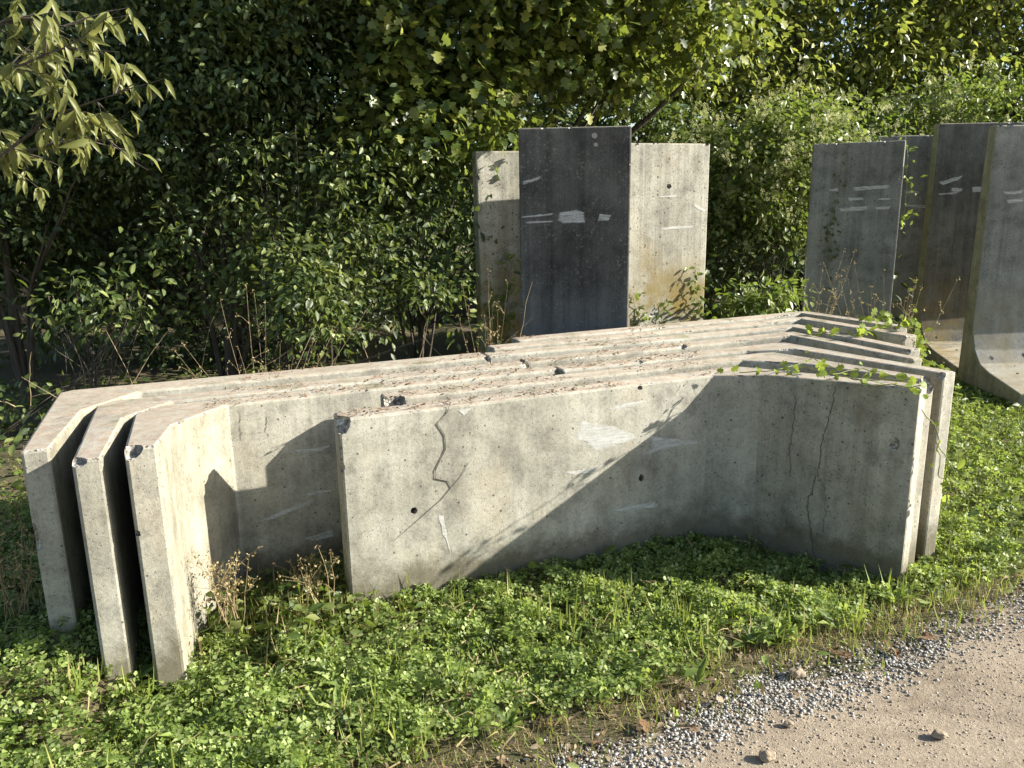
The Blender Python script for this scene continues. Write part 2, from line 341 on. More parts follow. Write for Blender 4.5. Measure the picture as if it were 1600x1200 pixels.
def lying(pts, zt, zb, mat, seed, nchips=16, extra=(), holes=()):
    """pts: plan outline (any order around), zt: top height of each corner"""
    bm = bmesh.new(); r = random.Random(seed); n = len(pts)
    top = [bm.verts.new((p[0], p[1], z)) for p, z in zip(pts, zt)]; bot = [bm.verts.new((p[0], p[1], zb)) for p in pts]
    bm.faces.new(top); bm.faces.new(bot[::-1])
    for i in range(n): bm.faces.new((top[i], bot[i], bot[(i+1) % n], top[(i+1) % n]))
    spots = list(extra)
    for _ in range(nchips):
        i = r.randrange(n); t = r.random(); j = (i+1) % n
        p = (pts[i][0]*(1-t)+pts[j][0]*t, pts[i][1]*(1-t)+pts[j][1]*t, zt[i]*(1-t)+zt[j]*t)
        s = r.uniform(.005, .012); ang = math.atan2(pts[j][1]-pts[i][1], pts[j][0]-pts[i][0])
        spots.append((p, (s*r.uniform(1.2, 7), s*r.uniform(.7, 1.1), s*r.uniform(.5, .9), ang)))
    for (x, y, z, rr, dd) in holes: spots.append(((x, y, z), (rr, dd, rr)))
    me = finish(bm, mat, spots, seed)
    return me

sdir = Vector((.927, .375, 0)).normalized()
def isect(p, d, q, e):
    den = d[0]*e[1]-d[1]*e[0]; t = ((q[0]-p[0])*e[1]-(q[1]-p[1])*e[0])/den
    return (p[0]+d[0]*t, p[1]+d[1]*t)
# left group: foot at the left end, pointing to the path
s2 = (.9304, .3665); f2 = (.3665, -.9304)
def leftel(O, Lf, te, tr, fh, sh, ts, xr):
    P = lambda s, f: (O[0]+s2[0]*s+f2[0]*f, O[1]+s2[1]*s+f2[1]*f)
    L = (xr-O[0])/s2[0]
    return [P(0, .04), P(.012, Lf), P(te+.012, Lf), P(tr, fh), P(sh, ts), P(L, ts-.01), P(L, 0), P(.05, 0)]
LEFT = [
    # O, foot length, end thickness, root thickness, haunch start, haunch end, stem thickness, right end
    ((-2.07, 3.56), 1.04, .09, .145, .47, .34, .17, -.17),
    ((-1.79, 3.345), .96, .09, .13, .40, .30, .13, .04),
    ((-1.575, 3.235), .81, .10, .155, .47, .351, .115, .20),
]
LLAB = ['farthest back of the three left concrete elements on edge, its outer corner at far left',
        'middle one of the three left concrete elements on edge, chipped grey end between two others',
        'nearest of the three left concrete elements on edge, broken top corner and sunlit inner side']
left_objs = []
for k, (a_, lab) in enumerate(zip(LEFT, LLAB)):
    pts = leftel(*a_); ze = (.82, .83, .86)[k]; zt = [.80, ze, ze, .80+(ze-.8)*.55, .80, .80, .80, .80]
    e = pts[2]; e1 = pts[1]
    ex = []
    if k == 2: ex = [((e1[0]+.015, e1[1]-.01, .855), (.055, .045, .045)), ((e1[0]+.06, e1[1]+.0, .86), (.03, .03, .02)), ((e1[0]+.0, e1[1]+.0, .56), (.012, .02, .016)), ((e[0]+.02, e[1], .6), (.015, .04, .02))]
    if k == 1: ex = [((e1[0]+.03, e1[1]-.01, .83), (.07, .035, .03)), ((e1[0]+.1, e1[1], .83), (.03, .03, .015))]
    if k == 0: ex = [((e1[0], e1[1]-.005, .50), (.03, .018, .07))]
    ex.append(((pts[5][0], pts[5][1], .8), (.05, .04, .03)))
    me = lying(pts, zt, -.16, M['lying2'] if k != 1 else M['lying'], 40+k, 26, ex)
    me.materials.append(M['footside']); ix = len(me.materials)-1; ns = Vector((s2[0], s2[1], 0))
    for p in me.polygons:
        if p.normal.dot(ns) > .45 and abs(p.normal.z) < .5 and p.material_index == 0 and p.center.y < pts[4][1]+.03: p.material_index = ix
    o = link('concrete_wall_element', me, None, None, (sum(p[0] for p in pts)/8, sum(p[1] for p in pts)/8, 0))
    tag(o, lab, 'concrete element', 'concrete wall elements stored on edge with the foot at left'); left_objs.append((o, pts))
# right group: foot at the right end
RIGHT = [
    ((-.68, 3.00), (.94, 3.645), (1.16, 3.585), (1.65, 3.13), .095),
    ((-.54, 3.30), (1.17, 3.97), (1.41, 3.83), (1.74, 3.28), .08),
    ((.25, 3.81), (1.26, 4.21), (1.50, 4.18), (1.88, 3.39), .085),
    ((.08, 4.00), (1.34, 4.51), (1.62, 4.58), (1.89, 3.70), .07),
    ((-.12, 4.16), (1.42, 4.75), (1.72, 4.84), (1.97, 3.90), .08),
    ((-.10, 4.36), (1.59, 5.03), (1.87, 5.14), (2.13, 4.27), .09),
    ((.04, 4.63), (1.74, 5.33), (1.98, 5.42), (2.24, 4.60), .09),
]
RLAB = ['front concrete element on edge, broad scraped face above the clover with a round bolt hole',
        'second concrete L element from the front, broken left corner showing above the front one',
        'third element from the front of the right stack, square end standing past the others',
        'fourth element from the front of the right stack, stepping back behind the square end',
        'fifth element from the front of the right stack, between two deep slots',
        'second element from the back of the right stack, vine hanging over its end',
        'backmost element of the right hand stack, nearest the standing dark slab']
right_objs = []
for k, ((P0, P1, P2, P3, te), lab) in enumerate(zip(RIGHT, RLAB)):
    P0, P1, P2, P3 = map(Vector, (P0, P1, P2, P3))
    sd_ = (P1-P0).normalized(); sn = Vector((-sd_.y, sd_.x)); fd = (P2-P3).normalized(); fn = Vector((fd.y, -fd.x))
    if fn.x < 0: fn = -fn
    b3 = P3 + fn*te; b2 = P2 + fn*(.115); c_ = isect(P0+sn*.115, sd_, b3, (b2-b3).normalized())
    fdir = (Vector(c_)-b3).normalized()
    ca = Vector(c_) - sd_*.05; cb = Vector(c_) - fdir*.05
    pts = [tuple(P0), tuple(P1), tuple(P2), tuple(P3), tuple(b3), tuple(cb), tuple(ca), tuple(P0+sn*.115)]
    dz = [0, 0, 0, .0, .004, .006, 0][k]
    zt = [.80+dz, .80+dz, .812+dz, .85+dz, .85+dz, .81+dz, .80+dz, .80+dz]
    ex = [((P3.x-.01, P3.y-.01, .85), (.04, .035, .03))]
    if k == 0:
        ex += [((P0.x-.005, P0.y, .79), (.065, .06, .06)), ((P0.x+.0, P0.y, .60), (.02, .015, .02)), ((1.58, 3.17, .60), (.03, .035, .045)), ((1.62, 3.12, .36), (.012, .012, .015))]
        fn_ = Vector((sd_.y, -sd_.x, 0)); PP = Vector((P0.x, P0.y, 0))
        h1 = onplane(647, 798, PP, fn_); h2 = onplane(1001, 747, PP, fn_)
        ex += [((h1.x-.01, h1.y+.025, h1.z), (.0165, .075, .0165, math.atan2(sd_.y, sd_.x))), ((h2.x, h2.y+.01, h2.z), (.015, .045, .018, .4)), ((onplane(1000, 606, PP, fn_)), (.03, .012, .012))]
    if k == 1: ex += [((P0.x+.02, P0.y, .79), (.08, .05, .055)), ((P3.x+.04, P3.y, .85), (.07, .06, .08))]
    if k == 2: ex += [((.66, 3.98, .81), (.045, .025, .02)), ((.9, 4.07, .81), (.07, .02, .02))]
    if k == 3: ex += [((.95, 4.35, .81), (.08, .03, .03))]
    me = lying(pts, zt, -.16, M['lying'] if k % 2 == 0 else M['lying2'], 60+k, 26, ex)
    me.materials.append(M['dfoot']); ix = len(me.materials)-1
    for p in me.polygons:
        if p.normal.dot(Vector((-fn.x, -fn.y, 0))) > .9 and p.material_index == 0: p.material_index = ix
    o = link('concrete_wall_element', me, None, None, (sum(p[0] for p in pts)/8, sum(p[1] for p in pts)/8, 0))
    tag(o, lab, 'concrete element', 'concrete wall elements stored on edge with the foot at right'); right_objs.append((o, pts, sd_, P0, P1, P2, P3))

# scrapes and cracks on faces: thin skins 1.5 mm proud, children of their element
def skin(name, px, P, n, mat, parent, off=.0016, jag=2.0, seed=0, wpx=None):
    r = random.Random(seed); n = Vector(n).normalized(); P = Vector(P)
    if n.dot(Vector((0, 0, CH))-P) < 0: n = -n
    if wpx is None:
        q = []
        for i, a in enumerate(px):
            b = px[(i+1) % len(px)]; L = math.hypot(b[0]-a[0], b[1]-a[1]); k = max(1, int(L/7))
            for t in range(k): q.append((a[0]+(b[0]-a[0])*t/k + r.uniform(-jag, jag), a[1]+(b[1]-a[1])*t/k + r.uniform(-jag, jag)*.5))
        v = [onplane(x, y, P+n*off, n) for x, y in q]
        c0 = sum(v, Vector())/len(v); iv_ = [c0+(c-c0)*.8 for c in v]; v = [c0+(c-c0)*1.1 for c in v]; m_ = len(v)
        bm = bmesh.new(); A = [bm.verts.new(c) for c in v]; B = [bm.verts.new(c) for c in iv_]
        for i in range(m_): bm.faces.new((A[i], A[(i+1) % m_], B[(i+1) % m_], B[i]))
        bm.faces.new(B); bmesh.ops.triangulate(bm, faces=bm.faces)
        me = bpy.data.meshes.new(name); bm.to_mesh(me); bm.free()
        at = me.attributes.new('fade', 'FLOAT', 'POINT'); at.data.foreach_set('value', np.concatenate([np.zeros(m_), np.ones(m_)]).astype(np.float32))
    else:
        q = []
        for a, b in zip(px, px[1:]):
            k = max(1, int(math.hypot(b[0]-a[0], b[1]-a[1])/4))
            for t in range(k): q.append((a[0]+(b[0]-a[0])*t/k+r.uniform(-1, 1)*jag*.5, a[1]+(b[1]-a[1])*t/k+r.uniform(-1, 1)*jag*.5))
        q.append(px[-1]); V = []; Fs = []
        for i, (x, y) in enumerate(q):
            w = wpx*(.35+r.random()*.9)*(.3 if i in (0, len(q)-1) else 1)*.5
            a = q[max(0, i-1)]; b = q[min(len(q)-1, i+1)]; dx, dy = b[0]-a[0], b[1]-a[1]; L = math.hypot(dx, dy) or 1
            V += [onplane(x-dy/L*w, y+dx/L*w, P+n*off, n), onplane(x+dy/L*w, y-dx/L*w, P+n*off, n)]
            if i: Fs.append((2*i-2, 2*i, 2*i+1, 2*i-1))
        me = bpy.data.meshes.new(name); me.from_pydata([tuple(v) for v in V], [], Fs)
    return link(name, me, mat, parent, parent.location.copy())
o1, pts1, sd1, P0, P1, P2, P3 = right_objs[0]
nS = (sd1.y, -sd1.x, 0); PS = (P0.x, P0.y, 0)
for i, q in enumerate([[(903, 655), (925, 662), (960, 664), (985, 676), (1000, 684), (975, 694), (930, 706), (912, 690), (897, 688)],
          [(1012, 680), (1060, 686), (1108, 692), (1040, 700), (1004, 712), (1018, 696)],
          [(948, 799), (980, 790), (1030, 784), (1025, 793), (985, 797)],
          [(948, 640), (985, 628), (1010, 626), (990, 636)],
          [(878, 738), (920, 734), (945, 725), (925, 739), (890, 742)],
          [(684, 800), (692, 802), (697, 835), (706, 868), (699, 850), (688, 820)],
          [(712, 640), (738, 637), (726, 650)]]):
    skin('paint_scrape', q, PS, nS, M['scrape'], o1, seed=i)
# foot faces of the front element
dF = (P3-P2).normalized(); nF = (dF.y, -dF.x, 0); PF = (P2.x, P2.y, 0)
skin('crack', [(1306, 604), (1298, 640), (1284, 690), (1277, 740), (1263, 780), (1262, 800), (1268, 840), (1272, 868)], PF, nF, M['crack'], o1, wpx=1.7, jag=4, seed=3)
skin('crack', [(1244, 610), (1240, 660), (1234, 700), (1235, 745)], PF, nF, M['crack'], o1, wpx=1.2, jag=3, seed=5)
skin('crack', [(1277, 740), (1288, 762), (1290, 800), (1284, 830)], PF, nF, M['crack'], o1, wpx=1.0, jag=4, seed=6)
oC, ptsC = left_objs[2]
pa = Vector(ptsC[4]); pb = Vector(ptsC[5]); dC = (pb-pa).normalized(); nC = (dC.y, -dC.x, 0); PC = (pa.x, pa.y, 0)
for i, q in enumerate([[(395, 818), (440, 798), (470, 786), (500, 778), (478, 792), (430, 810)], [(455, 703), (495, 700), (520, 696), (500, 706), (465, 708)], [(470, 770), (520, 764), (522, 768), (480, 775)], [(470, 842), (520, 828), (525, 838), (490, 846)]]):
    skin('paint_scrape', q, PC, nC, M['scrape'], oC, seed=20+i)
for q in ([(372, 640), (378, 690)], [(418, 650), (414, 672), (420, 684)]):
    skin('crack', q, PC, nC, M['crack'], oC, wpx=1.1, jag=4, seed=len(q)*7+q[0][0])

# ------------------------------------------------------------------ standing slabs
def standing(x0, y0, ang, w, h, mat, label, foot, lean=0, seed=0, zb=-.04, shear=0, t0=.095, t1=.13, holes=(), side=None):
    """front-left lower corner at x0,y0; ang = heading of the width; foot>0 towards the camera, <0 away"""
    wd = Vector((math.cos(ang), math.sin(ang), 0)); nd = Vector((math.sin(ang), -math.cos(ang), 0))   # nd towards the camera
    if foot > 0:
        prof = [(-t1, zb), (foot, zb), (foot, zb+.10), (.30, .13), (.16, .17), (.06, .27), (.0, .42), (0, h), (-t0, h)]
    else:
        prof = [(0, zb), (0, h), (-t0, h), (-t1, .45), (-t1-.16, .2), (-t1-.3, .14), (foot-t1, zb+.1), (foot-t1, zb)]
    bm = bmesh.new(); A = []; B = []
    for d, z in prof:
        p = Vector((x0, y0, 0)) + nd*(d + lean*z) + Vector((0, 0, z))
        A.append(bm.verts.new(p + wd*shear*z)); B.append(bm.verts.new(p + wd*(w+shear*z)))
    bm.faces.new(A); bm.faces.new(B[::-1]); n = len(A)
    for i in range(n): bm.faces.new((A[i], B[i], B[(i+1) % n], A[(i+1) % n]))
    r = random.Random(seed); spots = []
    for _ in range(10):
        s = r.uniform(.008, .022); t = r.random()
        if r.random() < .5: c = Vector((x0, y0, 0)) + wd*(w*t+shear*h) + nd*lean*h + Vector((0, 0, h))
        else: c = Vector((x0, y0, 0)) + wd*((w if r.random() < .5 else 0)+shear*h*t) + nd*lean*h*t + Vector((0, 0, .5+(h-.5)*t))
        spots.append((c, (s*1.5, s, s)))
    for (hx, hz, hr) in holes:
        c = Vector((x0, y0, 0)) + wd*hx + nd*lean*hz + Vector((0, 0, hz)); spots.append((c, (hr, hr*1.6, hr)))
    if side is not None:
        for (a_, b_) in ((.12, -.12), (.27, -.2), (.4, -.1), (.22, -.33), (.5, -.25), (.33, -.42), (.6, -.4), (.45, -.55)):
            c = Vector((x0, y0, 0)) + wd*a_ + nd*(-b_) + Vector((0, 0, {True: .27, False: .14}[b_ > -.15])); spots.append((c - Vector((0, 0, .05 if b_ > -.15 else .01)), (.017, .017, .03)))
    me = finish(bm, mat, spots, seed, .010)
    if side is not None:
        me.materials.append(side); ix = len(me.materials)-1
        for p in me.polygons:
            if p.normal.dot(wd) < -.6 and p.material_index == 0: p.material_index = ix
    o = link('standing_concrete_slab', me, None, None, Vector((x0, y0, 0))+wd*w/2)
    tag(o, label, 'concrete slab', 'concrete wall slabs standing upright')
    fr = (Vector((x0, y0, 0)), nd+Vector((0, 0, -lean)))
    return o, fr
def corner(px, py, Y): return dep(px, py, Y)
dk = corner(810, 200, 5.45); dkr = corner(988, 202, 5.40)
sl_dark, f_dark = standing(dk.x, 5.47, math.radians(-4), dkr.x-dk.x, dk.z, M['dark'], 'tall blackened slab standing in the middle, two pale spots near its top edge', -.5, seed=1, zb=0)
pl = corner(948, 224, 5.95)
pr_ = corner(1108, 222, 5.95)
sl_pale, f_pale = standing(pl.x, 5.82, math.radians(22), .85, pr_.z, M['pale'], 'sunlit pale slab with ochre staining standing right of the blackened one', -.5, seed=2, shear=-.0, holes=[(.50, 1.67, .017)])
bl = corner(748, 237, 6.0)
sl_back, f_back = standing(bl.x, 5.90, math.radians(20), .80, bl.z, M['pale'], 'partly hidden slab at left behind the blackened one, striped with leaf shadows and ivy', -.5, seed=3, shear=-.01)
r1 = corner(1270, 225, 7.15)
sl_r1, f_r1 = standing(r1.x, 7.15, math.radians(-28), .72, r1.z, M['grey'], 'grey slab with dark ivy climbing it, left of the group at right', -.5, seed=4)
sl_r2, f_r2 = standing(3.62, 8.15, math.radians(-3), .85, 2.12, M['grey'], 'dark slab showing as a narrow strip between the ivy grown and the brown slab', -.5, seed=5)
r3 = corner(1463, 193, 7.75)
sl_r3, f_r3 = standing(r3.x+.03, 7.75, math.radians(-2), .95, r3.z, M['brown'], 'brown stained slab with its sunlit foot showing, second from the right', .78, seed=6, t0=.11, t1=.15, side=M['side'])
r4 = corner(1548, 196, 6.75)
sl_r4, f_r4 = standing(r4.x+.05, 6.75, math.radians(-1), .9, r4.z, M['grey'], 'rightmost slab cut by the picture edge, yellowish side and curved foot with dark holes', .75, seed=7, t0=.12, t1=.16, side=M['side'])
def face_of(fr): return fr[0], fr[1]
def scr(o, fr, polys, s0=0):
    for i, q in enumerate(polys): skin('paint_scrape', q, fr[0], fr[1], M['scrape'], o, off=.003, jag=1.6, seed=s0+i)
scr(sl_dark, f_dark, [[(814, 284), (846, 275), (846, 279), (815, 290)], [(874, 331), (900, 327), (914, 331), (914, 348), (880, 349), (870, 344)], [(935, 334), (955, 336), (950, 346), (934, 345)], [(812, 338), (866, 333), (866, 336), (812, 341)], [(820, 346), (866, 344), (866, 347), (820, 349)]], 50)
for q, rr in (((929, 212), 4.2), ((931, 226), 3)):
    skin('pale_spot', [(q[0]+rr*math.cos(t), q[1]+rr*math.sin(t)) for t in np.linspace(0, 5.6, 9)], f_dark[0], f_dark[1], M['gravel'], sl_dark, off=.003, jag=.4, seed=9)
scr(sl_r1, f_r1, [[(1332, 292), (1393, 288), (1391, 294), (1330, 299)], [(1294, 296), (1312, 293), (1310, 299), (1293, 299)], [(1322, 309), (1350, 308), (1350, 313), (1325, 314)], [(1310, 326), (1358, 321), (1357, 328), (1310, 331)], [(1366, 323), (1392, 321), (1390, 327), (1368, 327)], [(1372, 310), (1394, 309), (1393, 312), (1372, 313)]], 60)
scr(sl_r2, f_r2, [[(1414, 298), (1437, 299), (1436, 303), (1414, 302)], [(1412, 318), (1452, 321), (1450, 326), (1412, 323)]], 70)
scr(sl_r3, f_r3, [[(1465, 284), (1505, 273), (1503, 279), (1470, 291)], [(1486, 293), (1505, 294), (1503, 299), (1486, 299)], [(1466, 302), (1500, 299), (1496, 303), (1466, 305)], [(1518, 292), (1538, 291), (1537, 301), (1520, 301)]], 80)
scr(sl_r4, f_r4, [[(1566, 300), (1599, 297), (1599, 303), (1570, 304)], [(1572, 313), (1600, 309), (1600, 315), (1573, 318)]], 90)
scr(sl_pale, f_pale, [[(1030, 356), (1085, 352), (1084, 356), (1030, 359)], [(1085, 318), (1104, 330), (1100, 332), (1084, 322)], [(1028, 306), (1060, 305), (1060, 308), (1030, 309)]], 95)

# ------------------------------------------------------------------ leaf scattering
def template(kind):
    if kind == 'ovate': V = [(0, 0, 0), (.35, .24, .06), (.72, .19, .03), (1, 0, -.12), (.72, -.19, .03), (.35, -.24, .06), (.5, 0, -.02)]; F = [(0, 6, 1), (1, 6, 2), (2, 6, 3), (3, 6, 4), (4, 6, 5), (5, 6, 0)]
    elif kind == 'long': V = [(0, 0, 0), (.3, .13, .04), (.68, .12, .0), (1, 0, -.22), (.68, -.12, .0), (.3, -.13, .04), (.5, 0, -.03)]; F = [(0, 6, 1), (1, 6, 2), (2, 6, 3), (3, 6, 4), (4, 6, 5), (5, 6, 0)]
    elif kind == 'small': V = [(0, 0, 0), (.5, .27, .05), (1, 0, -.08), (.5, -.27, .05)]; F = [(0, 2, 1), (0, 3, 2)]
    elif kind == 'lobed':
        P = [(0, 0), (.12, .30), (.30, .20), (.45, .52), (.60, .24), (.80, .30), (1.0, 0), (.80, -.30), (.60, -.24), (.45, -.52), (.30, -.20), (.12, -.30)]
        V = [(x, y, .08*abs(y)/.5 - .10*x*x) for x, y in P] + [(.42, 0, -.02)]; F = [(i, (i+1) % 12, 12) for i in range(12)]; F = [(a, c, b) for a, b, c in F]
    elif kind == 'clover':
        V = []; F = []
        for k in range(3):
            a = k*2*PI/3; ca, sa = math.cos(a), math.sin(a); b = len(V)
            for x, y, z in [(0.03, 0, 0), (.38, .26, .07), (.52, .0, .0), (.38, -.26, .07)]:
                V.append((x*ca-y*sa, x*sa+y*ca, z))
            F += [(b, b+2, b+1), (b, b+3, b+2)]
    elif kind == 'blade': V = [(0, .026, 0), (0, -.026, 0), (.5, .02, .10), (.5, -.02, .10), (1, 0, -.10)]; F = [(0, 1, 3), (0, 3, 2), (2, 3, 4)]
    elif kind == 'star':
        V = [(0, 0, .05)]; F = []
        for k in range(5):
            a = k*2*PI/5; V += [(.5*math.cos(a-.22), .5*math.sin(a-.22), 0), (.5*math.cos(a+.22), .5*math.sin(a+.22), 0)]; F.append((0, 1+2*k, 2+2*k))
    return np.array(V, float), np.array(F, int)
def unit(a): return a/np.maximum(1e-9, np.linalg.norm(a, axis=1, keepdims=True))
def scatter(name, kind, pos, d, nrm, size, bend=None):
    T, F = template(kind); n = len(pos); d = unit(d); b = unit(np.cross(nrm, d)); nn = np.cross(d, b)
    sz = size[:, None, None]
    V = pos[:, None, :] + sz*(T[None, :, 0:1]*d[:, None, :] + T[None, :, 1:2]*b[:, None, :] + T[None, :, 2:3]*nn[:, None, :])
    Fs = F[None] + (np.arange(n)*len(T))[:, None, None]
    return mesh_np(name, V.reshape(-1, 3), Fs.reshape(-1, 3))
def cluster_leaves(centres, rad, per, flat=.7, rng=RNG):
    """leaves round sprig centres; direction out and down"""
    n = len(centres)*per; c = np.repeat(centres, per, 0); r = np.repeat(rad, per)
    o = rng.normal(size=(n, 3))*np.array([1, 1, flat])*.55; pos = c + o*r[:, None]
    d = unit(o) + rng.normal(size=(n, 3))*.5 + np.array([0, 0, -.45]); nrm = rng.normal(size=(n, 3))*.55 + np.array([.25, -.25, .8])
    return pos, d, nrm
def blob_centres(c, r, n, shell=.55, rng=RNG, zmin=None):
    u = unit(rng.normal(size=(n, 3))); rr = (shell + (1-shell)*rng.random(n)**.6)
    p = np.array(c) + u*rr[:, None]*np.array(r)*(1+.18*np.sin(u[:, :1]*7+c[0])*np.cos(u[:, 2:]*6+c[1]))
    if zmin is not None: p = p[p[:, 2] > zmin]
    return p
def plant(name, label, cat, base, blobs, leafkind, size, mat, nper=26, crad=.2, trunk=True, tr=.05, group=None, crown='crown', limbs=7, zmin=.05, seed=0, blossom=0, stemmat=None):
    """blobs: (centre, radii, number of sprigs)"""
    rng = np.random.default_rng(seed+100); base = Vector(base)
    e = empty(name, base, label, cat, group)
    P = np.concatenate([blob_centres(c, r, k, .5, rng, zmin) for c, r, k in blobs])
    pos, d, nrm = cluster_leaves(P, crad*(.6+.8*rng.random(len(P))), nper, .7, rng)
    k = pos[:, 2] > zmin*.5; pos, d, nrm = pos[k], d[k], nrm[k]
    me = scatter(crown, leafkind, pos, d, nrm, size*(.55+.75*rng.random(len(pos))))
    cr = link(crown, me, mat, e, base); cr['kind'] = 'stuff'
    if blossom:
        ids = rng.integers(0, len(P), blossom); out_ = P[ids] + rng.normal(size=(blossom, 3))*.12 + np.array([0, -.06, .03])
        pb = np.repeat(out_, 14, 0) + rng.normal(size=(blossom*14, 3))*.03
        me = scatter('blossom', 'star', pb, rng.normal(size=pb.shape), rng.normal(size=pb.shape)+np.array([.2, -.5, .6]), .024+.024*rng.random(len(pb)))
        bb = link('blossom', me, M['blossom'], e, base); bb['kind'] = 'stuff'
    if trunk:
        T = Tubes(); r = random.Random(seed)
        for i in range(limbs):
            j = int(rng.integers(0, len(P))); tgt = Vector(P[j]); t0 = Vector((base.x, base.y, base.z-.05)) if i else base
            mid = Vector((base.x+(tgt.x-base.x)*.25, base.y+(tgt.y-base.y)*.25, base.z+(tgt.z-base.z)*.55))
            a = wob(t0, mid, 4, tr*.5, seed*31+i); b = wob(mid, tgt, 5, tr*.8, seed*37+i)
            pts = a+b[1:]; m_ = len(pts); T.add(pts, [tr*(1-.85*q/(m_-1))*(1 if i == 0 else .6) for q in range(m_)], 6)
            for q in range(3):
                j2 = int(rng.integers(0, len(P))); 
                if (Vector(P[j2])-mid).length < 1.6: T.add(wob(mid, P[j2], 4, .03, seed*41+i*5+q), [tr*.3, tr*.25, tr*.18, tr*.12, .003], 5)
        link('trunk', T.mesh('trunk'), stemmat or M['bark'], e, base)
    return e

G_SH = 'shrubs of the hedge behind the concrete'
# left hedge, near layer
plant('hedge_shrub', 'dark shrub at the far left of the hedge behind the three end feet', 'shrub', (-3.8, 6.1, .03), [((-3.8, 6.1, 2.0), (1.1, .8, .9), 260), ((-3.4, 5.8, 2.7), (1.2, .8, .9), 200)], 'ovate', .058, M['leaf_dark'], 42, .21, seed=1, group=G_SH, tr=.04)
plant('hedge_shrub', 'dark leafy shrub rising left of centre behind the lying elements', 'shrub', (-2.3, 6.3, .03), [((-2.3, 6.3, 2.2), (1.0, .75, .75), 260), ((-1.9, 6.1, 2.9), (1.2, .8, .8), 240), ((-1.0, 6.5, 2.1), (.8, .6, .6), 110)], 'ovate', .058, M['leaf_dark'], 42, .21, seed=2, group=G_SH, tr=.045)
plant('bramble_bush', 'loose bush with sunlit leaves just behind the long pale tops at left of centre', 'bush', (-1.6, 5.6, .03), [((-1.5, 5.7, 1.5), (.6, .4, .7), 90), ((-1.35, 5.35, 1.0), (.28, .3, .45), 62), ((-.9, 5.6, .9), (.6, .3, .4), 40), ((-2.1, 5.6, 1.3), (.55, .3, .45), 40), ((-1.3, 5.2, .8), (.2, .2, .4), 24), ((-1.0, 5.8, 1.7), (.6, .4, .5), 40)], 'ovate', .056, M['leaf_bramble'], 24, .16, seed=3, tr=.012, limbs=16, zmin=.72)
plant('bramble_bush', 'small bush with round leaves catching the sun low at left behind the end feet', 'bush', (-2.85, 5.2, .03), [((-2.75, 5.2, 1.0), (.42, .3, .2), 30), ((-3.0, 5.0, .25), (.8, .4, .18), 26)], 'ovate', .07, M['leaf_bramble'], 13, .17, seed=4, tr=.012, limbs=14)
plant('hedge_shrub', 'leafy shrub low beside the left side slab in the middle', 'shrub', (-.75, 6.4, .03), [((-.7, 6.3, 1.35), (.75, .5, .5), 130)], 'ovate', .07, M['leaf_dark'], 20, .17, seed=5, group=G_SH, tr=.025, limbs=9)
plant('maple_tree', 'broad lobed leaved tree hanging over the standing slabs in the middle', 'tree', (.1, 8.2, .03), [((-.2, 6.9, 3.4), (1.6, 1.4, 1.1), 480), ((-.55, 6.2, 2.35), (.6, .45, .6), 110), ((1.0, 7.1, 3.6), (1.3, 1.4, 1.1), 330), ((.2, 5.8, 4.1), (1.2, .9, .8), 130), ((-1.9, 6.9, 3.4), (1.2, 1.2, 1.0), 240)], 'lobed', .078, M['leaf_maple'], 34, .25, seed=6, tr=.07, limbs=11, zmin=1.2)  # crown bulged forward and above the view, added to shade the left hedge
plant('maple_tree', 'lobed leaved tree over the dark shrubs at upper left', 'tree', (-3.4, 8.6, .03), [((-3.4, 7.4, 3.3), (1.7, 1.1, 1.1), 250), ((-4.8, 7.0, 2.4), (1.2, 1.0, 1.5), 260)], 'lobed', .08, M['leaf_dark'], 30, .26, seed=7, tr=.12, limbs=11, zmin=.8)
# understorey that closes the bottom of the hedge
plant('hedge_shrub', 'shaded understorey shrub in the dark hollow behind the left elements', 'shrub', (-2.6, 7.4, .03), [((-2.8, 7.4, .9), (2.6, .6, .9), 420)], 'ovate', .075, M['leaf_dark'], 22, .24, seed=8, group=G_SH, tr=.03, limbs=16)
plant('hedge_shrub', 'shaded understorey shrub in the dark gap between the pale and the grey slab', 'shrub', (1.9, 8.3, .03), [((1.6, 8.2, .9), (2.2, .6, .9), 380), ((.7, 8.7, 2.2), (1.5, .5, .8), 230)], 'ovate', .08, M['leaf_dark'], 20, .22, seed=9, group=G_SH, tr=.03, limbs=16)
# flowering climber hedge on the right
plant('flowering_climber', 'mound of creamy flowering climber between the pale slab and the grey slab', 'climber', (2.6, 8.0, .03), [((2.55, 7.9, 1.75), (.75, .5, .62), 230), ((2.9, 8.1, 2.1), (.6, .45, .42), 120), ((1.9, 8.2, 1.7), (.6, .4, .6), 90)], 'ovate', .062, M['leaf_climb'], 26, .15, seed=10, tr=.015, limbs=14, blossom=480, zmin=.6, crown='foliage')
plant('flowering_climber', 'creamy flowering climber spread along the hedge above the right hand slabs', 'climber', (5.2, 9.2, .03), [((4.2, 9.0, 2.0), (1.1, .5, .6), 170), ((5.4, 9.1, 2.3), (1.3, .5, .6), 220), ((7.0, 9.3, 2.3), (1.3, .6, .6), 180), ((5.5, 9.3, 1.0), (2.4, .5, 1.0), 220)], 'ovate', .065, M['leaf_climb'], 22, .19, seed=11, tr=.02, limbs=14, blossom=520, zmin=.2, crown='foliage')
